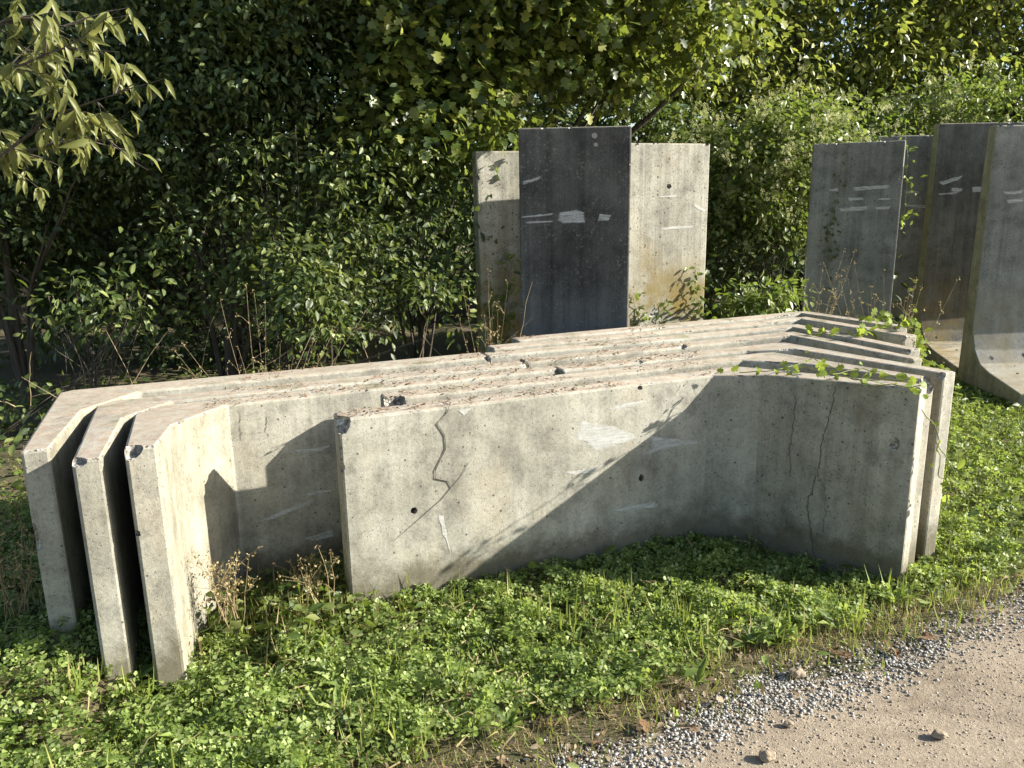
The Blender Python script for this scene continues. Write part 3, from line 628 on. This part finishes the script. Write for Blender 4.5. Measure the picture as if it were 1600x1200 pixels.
# trees behind
G_T = 'trees rising behind the hedge'
TL = ['sunny leaved tree behind the pale slab, dark trunk in the gap', 'tree with upright dark trunk behind the creamy climber', 'light leaved tree above the grey slabs at right', 'bright tree at the upper right corner of the wood', 'tree outside the hedge at far left']
for i, (x, y, mt_, k) in enumerate([(1.9, 11.0, 'leaf_right', 330), (4.3, 11.5, 'leaf_right', 330), (6.8, 11.8, 'leaf_right', 330), (9.3, 12.0, 'leaf_right', 260), (-6.0, 9.8, 'leaf_dark', 260)]):
    plant('woodland_tree', TL[i], 'tree', (x, y, .03), [((x, y-.4, 3.9), (1.5, 1.1, 1.5), k), ((x+.9, y-.7, 2.7), (1.0, .8, .9), k//3), ((x-.9, y-.6, 5.0), (1.2, 1, 1.0), k//3), ((x+1.2, y-.3, 4.6), (1.1, 1, 1.2), k//3)], 'ovate', .10, M[mt_], 22, .3, seed=20+i, tr=.13, limbs=10, zmin=1.3, group=G_T)
# the wood beyond, one mass
rng = np.random.default_rng(55)
n = 3400
P = np.stack([rng.uniform(-16, 22, n), rng.uniform(13.5, 17.5, n), rng.uniform(.1, 8.5, n)], 1); P = P[(P[:, 2] < 4.1+1.2*np.sin(P[:, 0]*1.1)+5.0*(P[:, 0] > -3))]
pos, d, nrm = cluster_leaves(P, .55*np.ones(len(P)), 42, .8, rng)
w = link('woodland', scatter('woodland', 'small', pos, d, nrm, .20*(.6+.8*rng.random(len(pos)))), M['leaf_dark'], None, (0, 15, 0)); tag(w, 'dense mass of dark woodland beyond the hedge', 'woodland', kind='stuff')
n = 500
P = np.stack([rng.uniform(-14, 18, n), rng.uniform(10.3, 11.6, n), rng.uniform(.1, 1.9, n)], 1)
pos, d, nrm = cluster_leaves(P, .4*np.ones(len(P)), 40, .8, rng)
w = link('undergrowth', scatter('undergrowth', 'small', pos, d, nrm, .15*(.6+.8*rng.random(len(pos)))), M['leaf_dark'], None, (0, 11, 0)); tag(w, 'shaded undergrowth at the foot of the trees', 'undergrowth', kind='stuff')

# overhanging branch upper left with long leaves, each its own part
def long_branch(label, root, tip, nleaf, seed, size=.12):
    r = random.Random(seed); e = empty('overhanging_branch', root, label, 'branch', 'long leaved branches reaching in at upper left')
    T = Tubes(); main = wob(root, tip, 9, .035, seed, -.06); T.add(main, [.011*(1-.8*i/9) for i in range(10)], 6)
    tw = []
    for i in range(2, 9):
        for s in (0, 1):
            a = main[i]; d = (main[i]-main[i-1]).normalized(); q = a + d*.14 + Vector((r.uniform(-.16, .16), r.uniform(-.12, .12), r.uniform(-.2, .16)))
            pp = wob(a, q, 3, .01, seed*9+i*2+s); T.add(pp, [.004, .003, .002, .0015], 4); tw.append(pp)
    link('twig', T.mesh('twig'), M['bark'], e, root)
    base, F = template('long'); meshes = []
    for b in (0, .12, -.1):
        V = base.copy(); V[:, 2] -= (V[:, 0]**2)*.35*(1+b*3); V[:, 1] *= 1+b; me = mesh_np('leaf', V, F); me.materials.append(M['leaf_olive']); meshes.append(me)
    for k in range(nleaf):
        pp = r.choice(tw); p = Vector(pp[r.choice((1, 2, 3))]); d = Vector((r.gauss(.25, .45), r.gauss(0, .4), -.75+r.gauss(0, .35))).normalized()
        nr = Vector((r.gauss(.5, .4), r.gauss(-.5, .4), r.gauss(.4, .3))); b = nr.cross(d).normalized(); nn_ = d.cross(b)
        s = size*r.uniform(.6, 1.15); mm = Matrix((d*s, b*s, nn_*s)).transposed().to_4x4(); mm.translation = p - Vector(root)
        o = bpy.data.objects.new('leaf', meshes[k % 3]); COL.objects.link(o); o.parent = e; o.matrix_local = mm
    return e
long_branch('sunlit olive leaved branch sweeping across the upper left corner', dep(-60, 300, 3.9), dep(215, 120, 3.7), 120, 1, .105)
long_branch('olive leaved branch in the very top left corner', dep(-80, 60, 3.9), dep(110, 30, 3.8), 110, 2, .105)
long_branch('thin low branch with a few drooping leaves at left', dep(-60, 250, 4.1), dep(215, 225, 3.9), 60, 3, .09)
long_branch('second olive leaved branch crossing below the top left one', dep(-90, 190, 3.8), dep(130, 75, 3.6), 80, 4, .10)

# ------------------------------------------------------------------ ground cover
blocked = [p for _, p in left_objs] + [q[1] for q in right_objs]
def inpoly(X, Y, poly):
    c = np.zeros(len(X), bool); n = len(poly)
    for i in range(n):
        x0, y0 = poly[i]; x1, y1 = poly[(i+1) % n]
        k = ((y0 > Y) != (y1 > Y)); xi = (x1-x0)*(Y-y0)/((y1-y0) if y1 != y0 else 1e-9)+x0; c ^= k & (X < xi)
    return c
EX = np.array(EDGE)
def edist(X, Y): return (Y-np.interp(X, EX[:, 0], EX[:, 1]))*.9
def gzv(X, Y): return np.array([gz(x, y) for x, y in zip(X, Y)])
def spots(n, x0, x1, y0, y1, dmin=.1, dens=None, rng=RNG, pad=0):
    X = rng.uniform(x0, x1, n); Y = rng.uniform(y0, y1, n); e = edist(X, Y); k = e > dmin
    if dens is not None: k &= rng.random(n) < dens(X, Y, e)
    for p in blocked: k &= ~inpoly(X, Y, p)
    return X[k], Y[k]
def patch(X, Y, sc, ph): return .5+.5*np.sin(X*sc+ph+1.3*np.sin(Y*sc*1.3+ph))*np.sin(Y*sc*.9+2*ph+1.1*np.sin(X*sc*.7))
def fall(X, Y, e): return np.clip((e-.24-.12*patch(X, Y, 8, 2))/.22, 0, 1)*(.5+.5*patch(X, Y, 5, 1))*np.where(patch(X, Y, 13, .3)*patch(X, Y, 21, 1.3) < .06, .25, 1)
def ground_leaf(name, label, kind, mat, X, Y, size, h, up=.9, spread=.5, cat='ground cover'):
    n = len(X); hh = h*(.2+.95*RNG.random(n))*(.55+.9*patch(X, Y, 9, 2)*patch(X+.3, Y, 17, .7)); pos = np.stack([X, Y, gzv(X, Y)+hh], 1)
    a = RNG.uniform(0, 2*PI, n); d = np.stack([np.cos(a), np.sin(a), RNG.normal(0, .25, n)], 1); nrm = RNG.normal(size=(n, 3))*spread+np.array([.15, -.15, up])
    o = link(name, scatter(name, kind, pos, d, nrm, size*(.6+.7*RNG.random(n))), mat, None, (0, 2, 0)); tag(o, label, cat, kind='stuff'); return o
X1, Y1 = spots(92000, -2.9, 2.3, 1.6, 3.9, .12, fall)
X2, Y2 = spots(40000, 1.9, 5.2, 2.6, 7.4, .3, lambda X, Y, e: np.clip((e-.3)/.5, 0, 1)*.75)
ground_leaf('clover', 'bright green clover covering the verge in front of the concrete', 'clover', M['clover'], np.concatenate([X1, X2]), np.concatenate([Y1, Y2]), .034, .085, .8, .75)
X3, Y3 = spots(16000, -2.9, 5.2, 1.6, 7.2, .15, lambda X, Y, e: np.clip((e-.1)/.3, 0, 1)*patch(X, Y, 3, 4))
ground_leaf('weeds', 'small broad leaved weeds mixed into the clover', 'ovate', M['clover'], X3, Y3, .045, .07, .7, .7)
# grass blades
def blades(name, label, mat, X, Y, L, spread=.45):
    n = len(X); pos = np.stack([X, Y, gzv(X, Y)-.005], 1); a = RNG.uniform(0, 2*PI, n); s = np.abs(RNG.normal(0, spread, n))
    d = np.stack([np.cos(a)*s, np.sin(a)*s, np.ones(n)], 1); nrm = np.stack([-np.sin(a+1.5), np.cos(a+1.5), .2*np.ones(n)], 1)
    nrm = np.stack([np.cos(a), np.sin(a), .3*np.ones(n)], 1)
    o = link(name, scatter(name, 'blade', pos, d, nrm, L*(.45+.75*RNG.random(n))), mat, None, (0, 2, 0)); tag(o, label, 'grass', kind='stuff')
X4, Y4 = spots(30000, 1.0, 5.4, 2.5, 7.6, .12, lambda X, Y, e: np.clip(e/.4, 0, 1)*.9)
X5, Y5 = spots(9000, -2.9, 2.2, 1.6, 3.7, .06, lambda X, Y, e: np.clip((e)/.2, 0, 1)*(.25+.5*patch(X, Y, 4, 6)))
blades('grass', 'short green grass growing through the clover and over the right hand lawn', M['grass'], np.concatenate([X4, X5]), np.concatenate([Y4, Y5]), .10, .95)
X6, Y6 = spots(60000, -1.9, 3.4, 1.5, 3.6, .08, lambda X, Y, e: np.exp(-((e-.31)/.12)**2)*.7)
X7, Y7 = spots(6000, -3.6, -.4, 3.0, 5.4, .2, lambda X, Y, e: .5+0*X)
blades('dry_grass', 'straw coloured dry grass along the gravel and under the weeds', M['drygrass'], np.concatenate([X6, X7]), np.concatenate([Y6, Y7]), .065, 1.8)
X8, Y8 = spots(16000, -4.5, 5.5, 3.2, 6.6, .3, lambda X, Y, e: .7*patch(X, Y, 2, 5))
ground_leaf('weeds', 'low shaded weeds behind and between the concrete elements', 'ovate', M['leaf_climb'], X8, Y8, .06, .10, .6, .7)

# gravel and pebbles
def roadz(X, Y): return np.array([.006 + .012*noise.noise(Vector((x*1.2, y*1.2, 5))) + .004*noise.noise(Vector((x*9, y*9, 5))) for x, y in zip(X, Y)])
def rocks(name, label, X, Y, size, mat, cat, sink=.3, z0=None):
    bm = bmesh.new(); bmesh.ops.create_icosphere(bm, subdivisions=1, radius=1); bv = np.array([v.co[:] for v in bm.verts]); bf = np.array([[v.index for v in f.verts] for f in bm.faces]); bm.free()
    n = len(X); s = size*(.5+RNG.random(n)**2); Z = gzv(X, Y) if z0 is None else z0
    jit = 1+.16*RNG.normal(size=(n, len(bv), 1)); A = s[:, None, None]*np.stack([.75+.75*RNG.random(n), .7+.4*RNG.random(n), .35+.45*RNG.random(n)], 1)[:, None, :]
    a = RNG.uniform(0, 2*PI, n); c, s_ = np.cos(a)[:, None], np.sin(a)[:, None]; V = bv[None]*jit*A
    V = np.stack([V[..., 0]*c-V[..., 1]*s_, V[..., 0]*s_+V[..., 1]*c, V[..., 2]], 2) + np.stack([X, Y, Z+s*.3], 1)[:, None, :]
    F = bf[None]+(np.arange(n)*len(bv))[:, None, None]
    o = link(name, mesh_np(name, V.reshape(-1, 3), F.reshape(-1, 3)), mat, None, (0, 2, 0)); tag(o, label, cat, kind='stuff')
X, Y = spots(400000, -.9, 4.2, 1.2, 4.2, -.06, lambda X, Y, e: (np.exp(-((e-.11-.04*patch(X, Y, 9, 1))/(.085+.03*patch(X, Y, 6, 3)))**4)+.10*np.exp(-((e-.1)/.22)**2))*(.3+.7*patch(X, Y, 4.3, .4))*(.35+.65*patch(X, Y, 13, .4)))
rocks('gravel', 'pale grey gravel along the edge of the dirt road', X, Y, .0047, M['gravel'], 'gravel', z0=np.maximum(gzv(X, Y), roadz(X, Y)-.12*np.clip(edist(X, Y)-.12, 0, 1))+.0015*RNG.random(len(X)))
X = RNG.uniform(-.5, 4, 42000); Y = RNG.uniform(1.2, 3.6, 42000); k = edist(X, Y) < .05; X, Y = X[k], Y[k]
rocks('pebbles', 'small brown pebbles strewn over the dirt road', X, Y, .0030, M['pebble'], 'pebbles', z0=roadz(X, Y)-.0006)

def one_stone(px, py, s, label, seed):
    p = on(px, py, .02); r = random.Random(seed); bm = bmesh.new(); bmesh.ops.create_icosphere(bm, subdivisions=3, radius=1)
    sc = Vector((1.15, .85, .65))*s
    for v in bm.verts:
        k = 1+.35*noise.noise(v.co*1.3+Vector((seed, 0, 0)))+.12*noise.noise(v.co*4+Vector((seed, 3, 0))); v.co = Vector((v.co.x*sc.x*k, v.co.y*sc.y*k, v.co.z*sc.z*k))+Vector((p.x, p.y, .01+s*.35))
    me = bpy.data.meshes.new('stone'); bm.to_mesh(me); bm.free(); me.transform(Matrix.Translation((0, 0, float(roadz([p.x], [p.y])[0])-.004))); tag(link('stone', me, M['stone'], None, (p.x, p.y, 0)), label, 'stone', 'loose stones beside the road')
one_stone(1198, 1183, .022, 'brown stone at the bottom edge of the road, nearest the camera', 1)
one_stone(1468, 1145, .019, 'brown stone alone on the dirt road at right', 2)
one_stone(1246, 1050, .024, 'yellowish brown stone where the gravel meets the dry grass', 3)
one_stone(1232, 1130, .014, 'small dark stone in the gravel strip', 4)

# fallen leaves
base_, F_ = template('lobed'); Vd = base_.copy(); Vd[:, 2] += .25*np.abs(Vd[:, 1])+.12*np.sin(Vd[:, 0]*6); dm = mesh_np('fallen_leaf', Vd, F_); dm.materials.append(M['deadleaf'])
base_, F_ = template('ovate'); Vd = base_.copy(); Vd[:, 2] += .3*np.abs(Vd[:, 1])+.1*np.sin(Vd[:, 0]*5); dm2 = mesh_np('fallen_leaf', Vd, F_); dm2.materials.append(M['deadleaf'])
r = random.Random(12)
LP = [(383, 1085), (890, 1165), (650, 990), (1075, 1118), (1255, 985), (560, 960), (640, 1050), (1120, 1010), (930, 1150), (1380, 985), (1180, 1005), (1290, 1000), (1330, 1015), (1405, 1010), (1070, 1090), (960, 1180), (1480, 965), (1530, 950), (740, 1080), (300, 1130), (1440, 975), (1160, 1090), (1010, 1130), (845, 1120)]
for i, (px, py) in enumerate(LP):
    z = .035 if py < 1000 or px < 700 else .03; p = on(px, py, z+.02)
    o = bpy.data.objects.new('fallen_leaf', (dm, dm2)[i % 2]); COL.objects.link(o); s = r.uniform(.035, .06); o.scale = (s, s, s); o.location = (p.x, p.y, gz(p.x, p.y)+(.05 if edge_d(p.x, p.y) > .45 else .012))
    o.rotation_euler = (r.uniform(-.4, .4), r.uniform(-.4, .4), r.uniform(0, 6)); tag(o, 'curled brown fallen leaf lying on the verge beside the road', 'leaf', 'curled brown fallen leaves along the verge')

# ------------------------------------------------------------------ vines, weeds, dry stems
def vine(label, paths, nleaf, size, mat, seed, name='vine', kind='lobed', rad=.0022, group=None, cat='vine', stem=None, droop=-.2, off=.03, nb=(0, -.6, .5)):
    r = random.Random(seed); root = Vector(paths[0][0]); e = empty(name, root, label, cat, group); T = Tubes(); pool = []
    for i, p in enumerate(paths):
        pts = []
        for a, b in zip(p, p[1:]):
            w = wob(a, b, 4, .012, seed*13+i); pts += w if not pts else w[1:]
        T.add(pts, rad, 4); pool += pts
    link('stem', T.mesh('stem'), stem or M['gstem'], e, root)
    base, F = template(kind); me = mesh_np('leaf', base, F); me.materials.append(mat)
    for k in range(nleaf):
        p = Vector(r.choice(pool)) + Vector((r.gauss(0, off), r.gauss(0, off*.5), r.gauss(0, off*.5)+.01))
        d = Vector((r.gauss(0, .8), r.gauss(-.3, .5), droop+r.gauss(0, .4))).normalized(); nr = Vector((nb[0]+r.gauss(0, .4), nb[1]+r.gauss(0, .3), nb[2]+r.gauss(0, .3)))
        b = nr.cross(d).normalized(); q = d.cross(b); s = size*r.uniform(.55, 1.2)
        mm = Matrix((d*s, b*s, q*s)).transposed().to_4x4(); mm.translation = p-root
        o = bpy.data.objects.new('leaf', me); COL.objects.link(o); o.parent = e; o.matrix_local = mm
    return e
T8 = lambda px, py, z=.825: on(px, py, z)
vine('yellow green vine trailing along the top of the front element foot', [[T8(1155, 582), T8(1215, 578, .84), T8(1260, 574, .85), T8(1300, 585, .86), T8(1350, 594, .87), T8(1430, 592, .88)], [T8(1215, 578, .84), T8(1270, 560, .84), T8(1300, 575, .85)], [T8(1300, 585, .86), T8(1345, 575, .86), T8(1400, 590, .87)], [T8(1330, 590, .87), T8(1380, 600, .87), T8(1440, 600, .88)]], 60, .036, M['vine'], 1)
vine('small clump of yellow green vine on the fourth and fifth element tops', [[T8(1265, 522), T8(1285, 520), T8(1320, 524), T8(1350, 522), T8(1380, 512)], [T8(1340, 530), T8(1360, 500, .9), T8(1400, 500, .9)]], 50, .05, M['vine'], 2)
vine('pale vine hanging over the back end of the right hand stack', [[T8(1395, 500, .9), T8(1425, 515, .86), T8(1437, 540, .75), T8(1445, 575, .62)], [T8(1380, 505, .9), T8(1418, 505, .9), T8(1430, 530, .8), T8(1432, 560, .7)], [T8(1410, 480, 1.0), T8(1422, 505, .9), T8(1440, 530, .8)], [T8(1425, 530, .85), T8(1442, 560, .7), T8(1475, 575, .6)]], 60, .045, M['vine'], 3)
c1 = lambda px, py: dep(px, py, 3.12)
vine('few bright heart leaves hanging beside the front right end', [[c1(1440, 640), c1(1462, 690), c1(1460, 740), c1(1480, 765), c1(1466, 800)], [c1(1462, 690), c1(1490, 740), c1(1478, 790)]], 10, .045, M['vine'], 4, kind='ovate', droop=-.7)
# dark hanging tendril on the face of the front element
nSv = Vector(nS).normalized()
if nSv.dot(Vector((0, 0, CH))-Vector(PS)) < 0: nSv = -nSv
fs = lambda px, py, o=.003: onplane(px, py, Vector(PS)+nSv*o, nSv)
tg = empty('dead_tendril', fs(703, 632), 'dark dead tendril hanging down the left part of the front element face', 'tendril')
Tn = Tubes(); Tn.add([fs(690, 628, -.01), fs(703, 632), fs(698, 645), fs(683, 662), (fs(695, 680)), fs(697, 700), fs(680, 735), fs(680, 748), fs(700, 752), fs(705, 762), fs(690, 780), fs(616, 845)], [.0017]*9+[.0014, .0012, .0006], 5)
Tn.add([fs(705, 762), fs(722, 742), fs(733, 722)], [.0012, .001, .0006], 4)
link('stem', Tn.mesh('stem'), M['bark'], tg, tg.location.copy())
# ivy on slabs
def onface(fr, px, py, off=.02):
    n = Vector(fr[1]).normalized(); 
    if n.dot(Vector((0, 0, CH))-fr[0]) < 0: n = -n
    return onplane(px, py, fr[0]+n*off, n)
iv = lambda fr, L: [[onface(fr, x, y) for x, y in p] for p in L]
vine('ivy and bindweed climbing the left side slab beside the blackened one', iv(f_back, [[(770, 545), (780, 500), (790, 460), (800, 420), (796, 400)], [(775, 545), (800, 520), (785, 480), (804, 450)], [(760, 530), (772, 480), (768, 440)]]), 150, .055, M['leaf_climb'], 5, name='ivy', kind='ovate', cat='ivy', droop=-.7, off=.05)
vine('upright ivy sprig at the right side of the pale slab', iv(f_pale, [[(1092, 492), (1088, 470), (1085, 445), (1084, 420)]]), 55, .05, M['leaf_climb'], 6, name='ivy', kind='ovate', cat='ivy', droop=-.6, off=.025)
vine('small ivy tuft at the foot of the pale slab', iv(f_pale, [[(1034, 505), (1038, 485), (1042, 470)], [(1000, 510), (992, 480), (988, 465)], [(1010, 510), (1000, 490)]]), 60, .05, M['leaf_climb'], 7, name='ivy', kind='ovate', cat='ivy', droop=-.5, off=.04)
vine('dark ivy running up the left half of the grey slab', iv(f_r1, [[(1300, 480), (1295, 420), (1298, 380), (1302, 340), (1310, 290), (1316, 230)], [(1296, 400), (1288, 370), (1300, 330)]]), 90, .045, M['leaf_dark'], 8, name='ivy', kind='ovate', cat='ivy', droop=-.6, off=.03)
vine('climber sprays hanging in the gap right of the grey slab', [[dep(1415, 190, 7.4), dep(1418, 250, 7.3), dep(1416, 300, 7.3), dep(1414, 355, 7.3)]], 60, .06, M['vine'], 9, kind='small', droop=-.4, off=.05)
plant('nettle_clump', 'fresh green nettle clump behind the stack right of the pale slab', 'plant', (1.85, 5.85, .02), [((1.85, 5.85, .82), (.28, .2, .16), 40), ((1.7, 5.9, .55), (.3, .2, .3), 30)], 'ovate', .062, M['leaf_climb'], 14, .1, seed=71, tr=.006, limbs=14, crown='foliage', zmin=.1)

def weed(label, px, py, z, n, h, seed, green=.4, spread=.25, group='dry seeding weeds among the concrete', at=None, seedmat=None):
    r = random.Random(seed); b = Vector(at) if at is not None else on(px, py, z); e = empty('dry_weed', b, label, 'weed', group); T = Tubes(); heads = []
    for i in range(n):
        a = r.uniform(0, 6.28); l = h*r.uniform(.5, 1.1); tip = b+Vector((math.cos(a)*l*spread*r.uniform(.3, 2), math.sin(a)*l*spread*r.uniform(.3, 1.4), l)); p = wob(b+Vector((r.gauss(0, .03), r.gauss(0, .03), 0)), tip, 5, .012, seed*7+i)
        T.add(p, [.0022, .002, .0017, .0014, .001, .0008], 4); heads += p[3:]
        for q in range(3):
            s0 = p[r.randrange(2, 5)]; t2 = s0+Vector((r.gauss(0, .05), r.gauss(0, .05), r.uniform(.02, .08))); T.add([s0, s0.lerp(t2, .5)+Vector((0, 0, .005)), t2], [.0012, .001, .0007], 3); heads.append(t2)
    link('stem', T.mesh('stem'), M['stem'], e, b)
    H = np.array([tuple(x) for x in heads]); pos = np.repeat(H, 5, 0)+np.random.default_rng(seed).normal(size=(len(H)*5, 3))*.007
    k = link('seed_head', scatter('seed_head', 'small', pos, RNG.normal(size=pos.shape), RNG.normal(size=pos.shape), .009+.009*RNG.random(len(pos))), seedmat or M['drygrass'], e, b); k['kind'] = 'stuff'
    return e
weed('dry brown weeds in the corner left of the front element', 455, 905, .03, 5, .18, 1, at=(-.86, 3.05, .0))
weed('sparse weed with pale seed heads touching the left edge of the front element', 500, 935, .03, 5, .24, 2, at=(-.74, 2.88, .04))
weed('dead weeds at the foot of the nearest left hand foot', 320, 960, .03, 14, .26, 3, at=(-1.12, 2.82, .05))
weed('dead stems standing in front of the farthest left hand foot', 70, 960, .03, 16, .5, 4, at=(-1.86, 2.72, .05))
weed('dry tangle at the far left edge beside the concrete', 15, 800, .03, 26, .5, 5, at=(-2.35, 3.1, .05), spread=.5)
weed('dry seeding weed rising behind the back right end of the stack', 1400, 480, .03, 26, 1.05, 6, at=(2.45, 5.1, .03), spread=.22)
weed('thin dry stalks in front of the ivy grown grey slab', 1290, 480, .03, 20, 1.05, 7, at=(2.35, 6.3, .03), spread=.25)
weed('thin weed stalks at the foot of the left side slab', 780, 560, .03, 12, 1.05, 8, at=(-.15, 5.1, .03), spread=.12)
weed('dead stalks in the dark hollow behind the left tops', 400, 560, .03, 20, 1.0, 9, at=(-1.5, 4.7, .03), spread=.4)
# yellow flowering hawkweed low left
e = empty('yellow_wildflower', on(75, 1010, .03), 'small wildflower with two yellow heads in the lower left verge', 'flower'); T = Tubes(); b = e.location.copy()
tips = [dep(78, 991, b.y+.02), dep(60, 996, b.y+.03)]
for t in tips: T.add(wob(b, t, 4, .004, 5), .0012, 4)
for q in ((120, 1000), (40, 1005), (150, 1030), (110, 1035)): T.add(wob(b, dep(q[0], q[1], b.y), 4, .006, q[0]), .0014, 4)
link('stem', T.mesh('stem'), M['gstem'], e, b)
for t in tips:
    k = 14; pos = np.repeat(np.array([tuple(t)]), k, 0); a = np.linspace(0, 6.28, k); link('flower_head', scatter('flower_head', 'small', pos, np.stack([np.cos(a), np.sin(a), .5+0*a], 1), np.stack([0*a, 0*a+.1, 1+0*a], 1), .011+0*a), M['yellow'], e, b)
# sun-bleached bare twigs in the hollow
T = Tubes(); e = empty('bare_twigs', (-1.6, 5.0, .05), 'bare dead twigs criss crossing the dark hollow behind the concrete', 'twigs'); r = random.Random(4)
for i in range(26):
    T = Tubes(); a = Vector((r.uniform(-3.2, .0), r.uniform(4.6, 5.6), r.uniform(.1, .5))); T.add(wob(a, a+Vector((r.uniform(-.6, .6), r.uniform(-.2, .2), r.uniform(.1, .8))), 5, .03, i), [.004, .0035, .003, .0025, .002, .001], 4)
    link('twig', T.mesh('twig'), M['stem'], e, e.location.copy())

# crumbs, dead leaf bits and moss lying on the tops
r = np.random.default_rng(3); X = []; Y = []; Z = []
for o, pts in left_objs + [q[:2] for q in right_objs]:
    a = np.array(pts); k = 900; x = r.uniform(a[:, 0].min(), a[:, 0].max(), k*9); y = r.uniform(a[:, 1].min(), a[:, 1].max(), k*9)
    m_ = inpoly(x, y, pts) & (patch(x, y, 5, 1.7) > .35); X.append(x[m_][:k]); Y.append(y[m_][:k])
X = np.concatenate(X); Y = np.concatenate(Y); ok = (X < 1.0) & (X > -1.3); X, Y = X[ok], Y[ok]; n = len(X)
pos = np.stack([X, Y, .803+.004*r.random(n)], 1)
k = link('leaf_litter', scatter('leaf_litter', 'small', pos, r.normal(size=(n, 3))*[1, 1, .2], r.normal(size=(n, 3))*.35+[0, 0, 1], .006+.016*r.random(n)**3), M['deadleaf'], None, (0, 3.8, .8)); tag(k, 'brown crumbs of leaf litter on the long concrete tops', 'leaf litter', kind='stuff')

X, Y = spots(120, -2.6, 2.0, 1.7, 3.4, .3, lambda X, Y, e: .2+.8*patch(X, Y, 3, 2))
X = np.repeat(X, 14)+RNG.normal(0, .018, len(X)*14); Y = np.repeat(Y, 14)+RNG.normal(0, .018, len(Y)*14)
X9, Y9 = spots(60000, -1.9, 3.6, 1.5, 3.8, .12, lambda X, Y, e: np.exp(-((e-.33)/.13)**2)*.5*patch(X, Y, 10, 3))
blades('grass', 'short thin grass between the gravel and the clover', M['grass'], X9, Y9, .05, 1.0)
blades('grass', 'longer grass tufts standing out of the clover', M['grass'], X, Y, .17, .9)
X, Y = spots(90, -2.6, 1.9, 1.7, 3.1, .3)
n = len(X); X = np.repeat(X, 9); Y = np.repeat(Y, 9); a = RNG.uniform(0, 6.28, len(X)); d = np.stack([np.cos(a), np.sin(a), .6+.5*RNG.random(len(X))], 1)
k = link('dandelion_leaves', scatter('dandelion_leaves', 'long', np.stack([X, Y, gzv(X, Y)+.02], 1), d, np.stack([-np.cos(a)*.6, -np.sin(a)*.6, 1+0*a], 1), .09*(.5+.7*RNG.random(len(X)))), M['clover'], None, (0, 2, 0)); tag(k, 'rosettes of long narrow weed leaves in the clover', 'weeds', kind='stuff')
# leaf litter and straw along the verge
X, Y = spots(9000, -1.6, 3.6, 1.4, 3.8, .03, lambda X, Y, e: np.exp(-((e-.25)/.13)**2)*.8); n = len(X)
k = link('leaf_litter', scatter('leaf_litter', 'ovate', np.stack([X, Y, gzv(X, Y)+.008+.02*RNG.random(n)], 1), RNG.normal(size=(n, 3))*[1, 1, .3], RNG.normal(size=(n, 3))*.5+[0, 0, 1], .012+.03*RNG.random(n)**2), M['litter'], None, (0, 2.2, 0)); tag(k, 'brown leaf litter between the gravel and the clover', 'leaf litter', kind='stuff')

# rank grass and weeds in the corner behind the front element
k_ = 3200; X = RNG.normal(-.93, .17, k_); Y = RNG.normal(2.98, .16, k_); m_ = ~inpoly(X, Y, left_objs[2][1]) & ~inpoly(X, Y, right_objs[0][1]); X, Y = X[m_], Y[m_]
blades('grass', 'rank mixed grass in the corner between the nearest foot and the front element', M['drygrass'], X[::9], Y[::9], .17, 1.0)
blades('grass', 'rank green grass in the corner between the nearest foot and the front element', M['grass'], X[1::4], Y[1::4], .15, 1.1)
X, Y = X[2::3], Y[2::3]
ground_leaf('weeds', 'leafy weeds in the corner between the nearest foot and the front element', 'ovate', M['leaf_climb'], X, Y, .05, .15, .5, .8)

X, Y = spots(7000, -2.9, 2.3, 1.6, 3.9, .3, lambda X, Y, e: .3+.7*patch(X, Y, 6, 5))
n = len(X); a = RNG.uniform(0, 6.28, n)
k = link('dry_grass', scatter('dry_grass', 'blade', np.stack([X, Y, gzv(X, Y)+.01+.05*RNG.random(n)], 1), np.stack([np.cos(a), np.sin(a), RNG.normal(0, .35, n)], 1), RNG.normal(size=(n, 3))*.6+[0, 0, 1], .05+.06*RNG.random(n)), M['drygrass'], None, (0, 2, 0)); tag(k, 'dead straw lying through the clover', 'grass', kind='stuff')
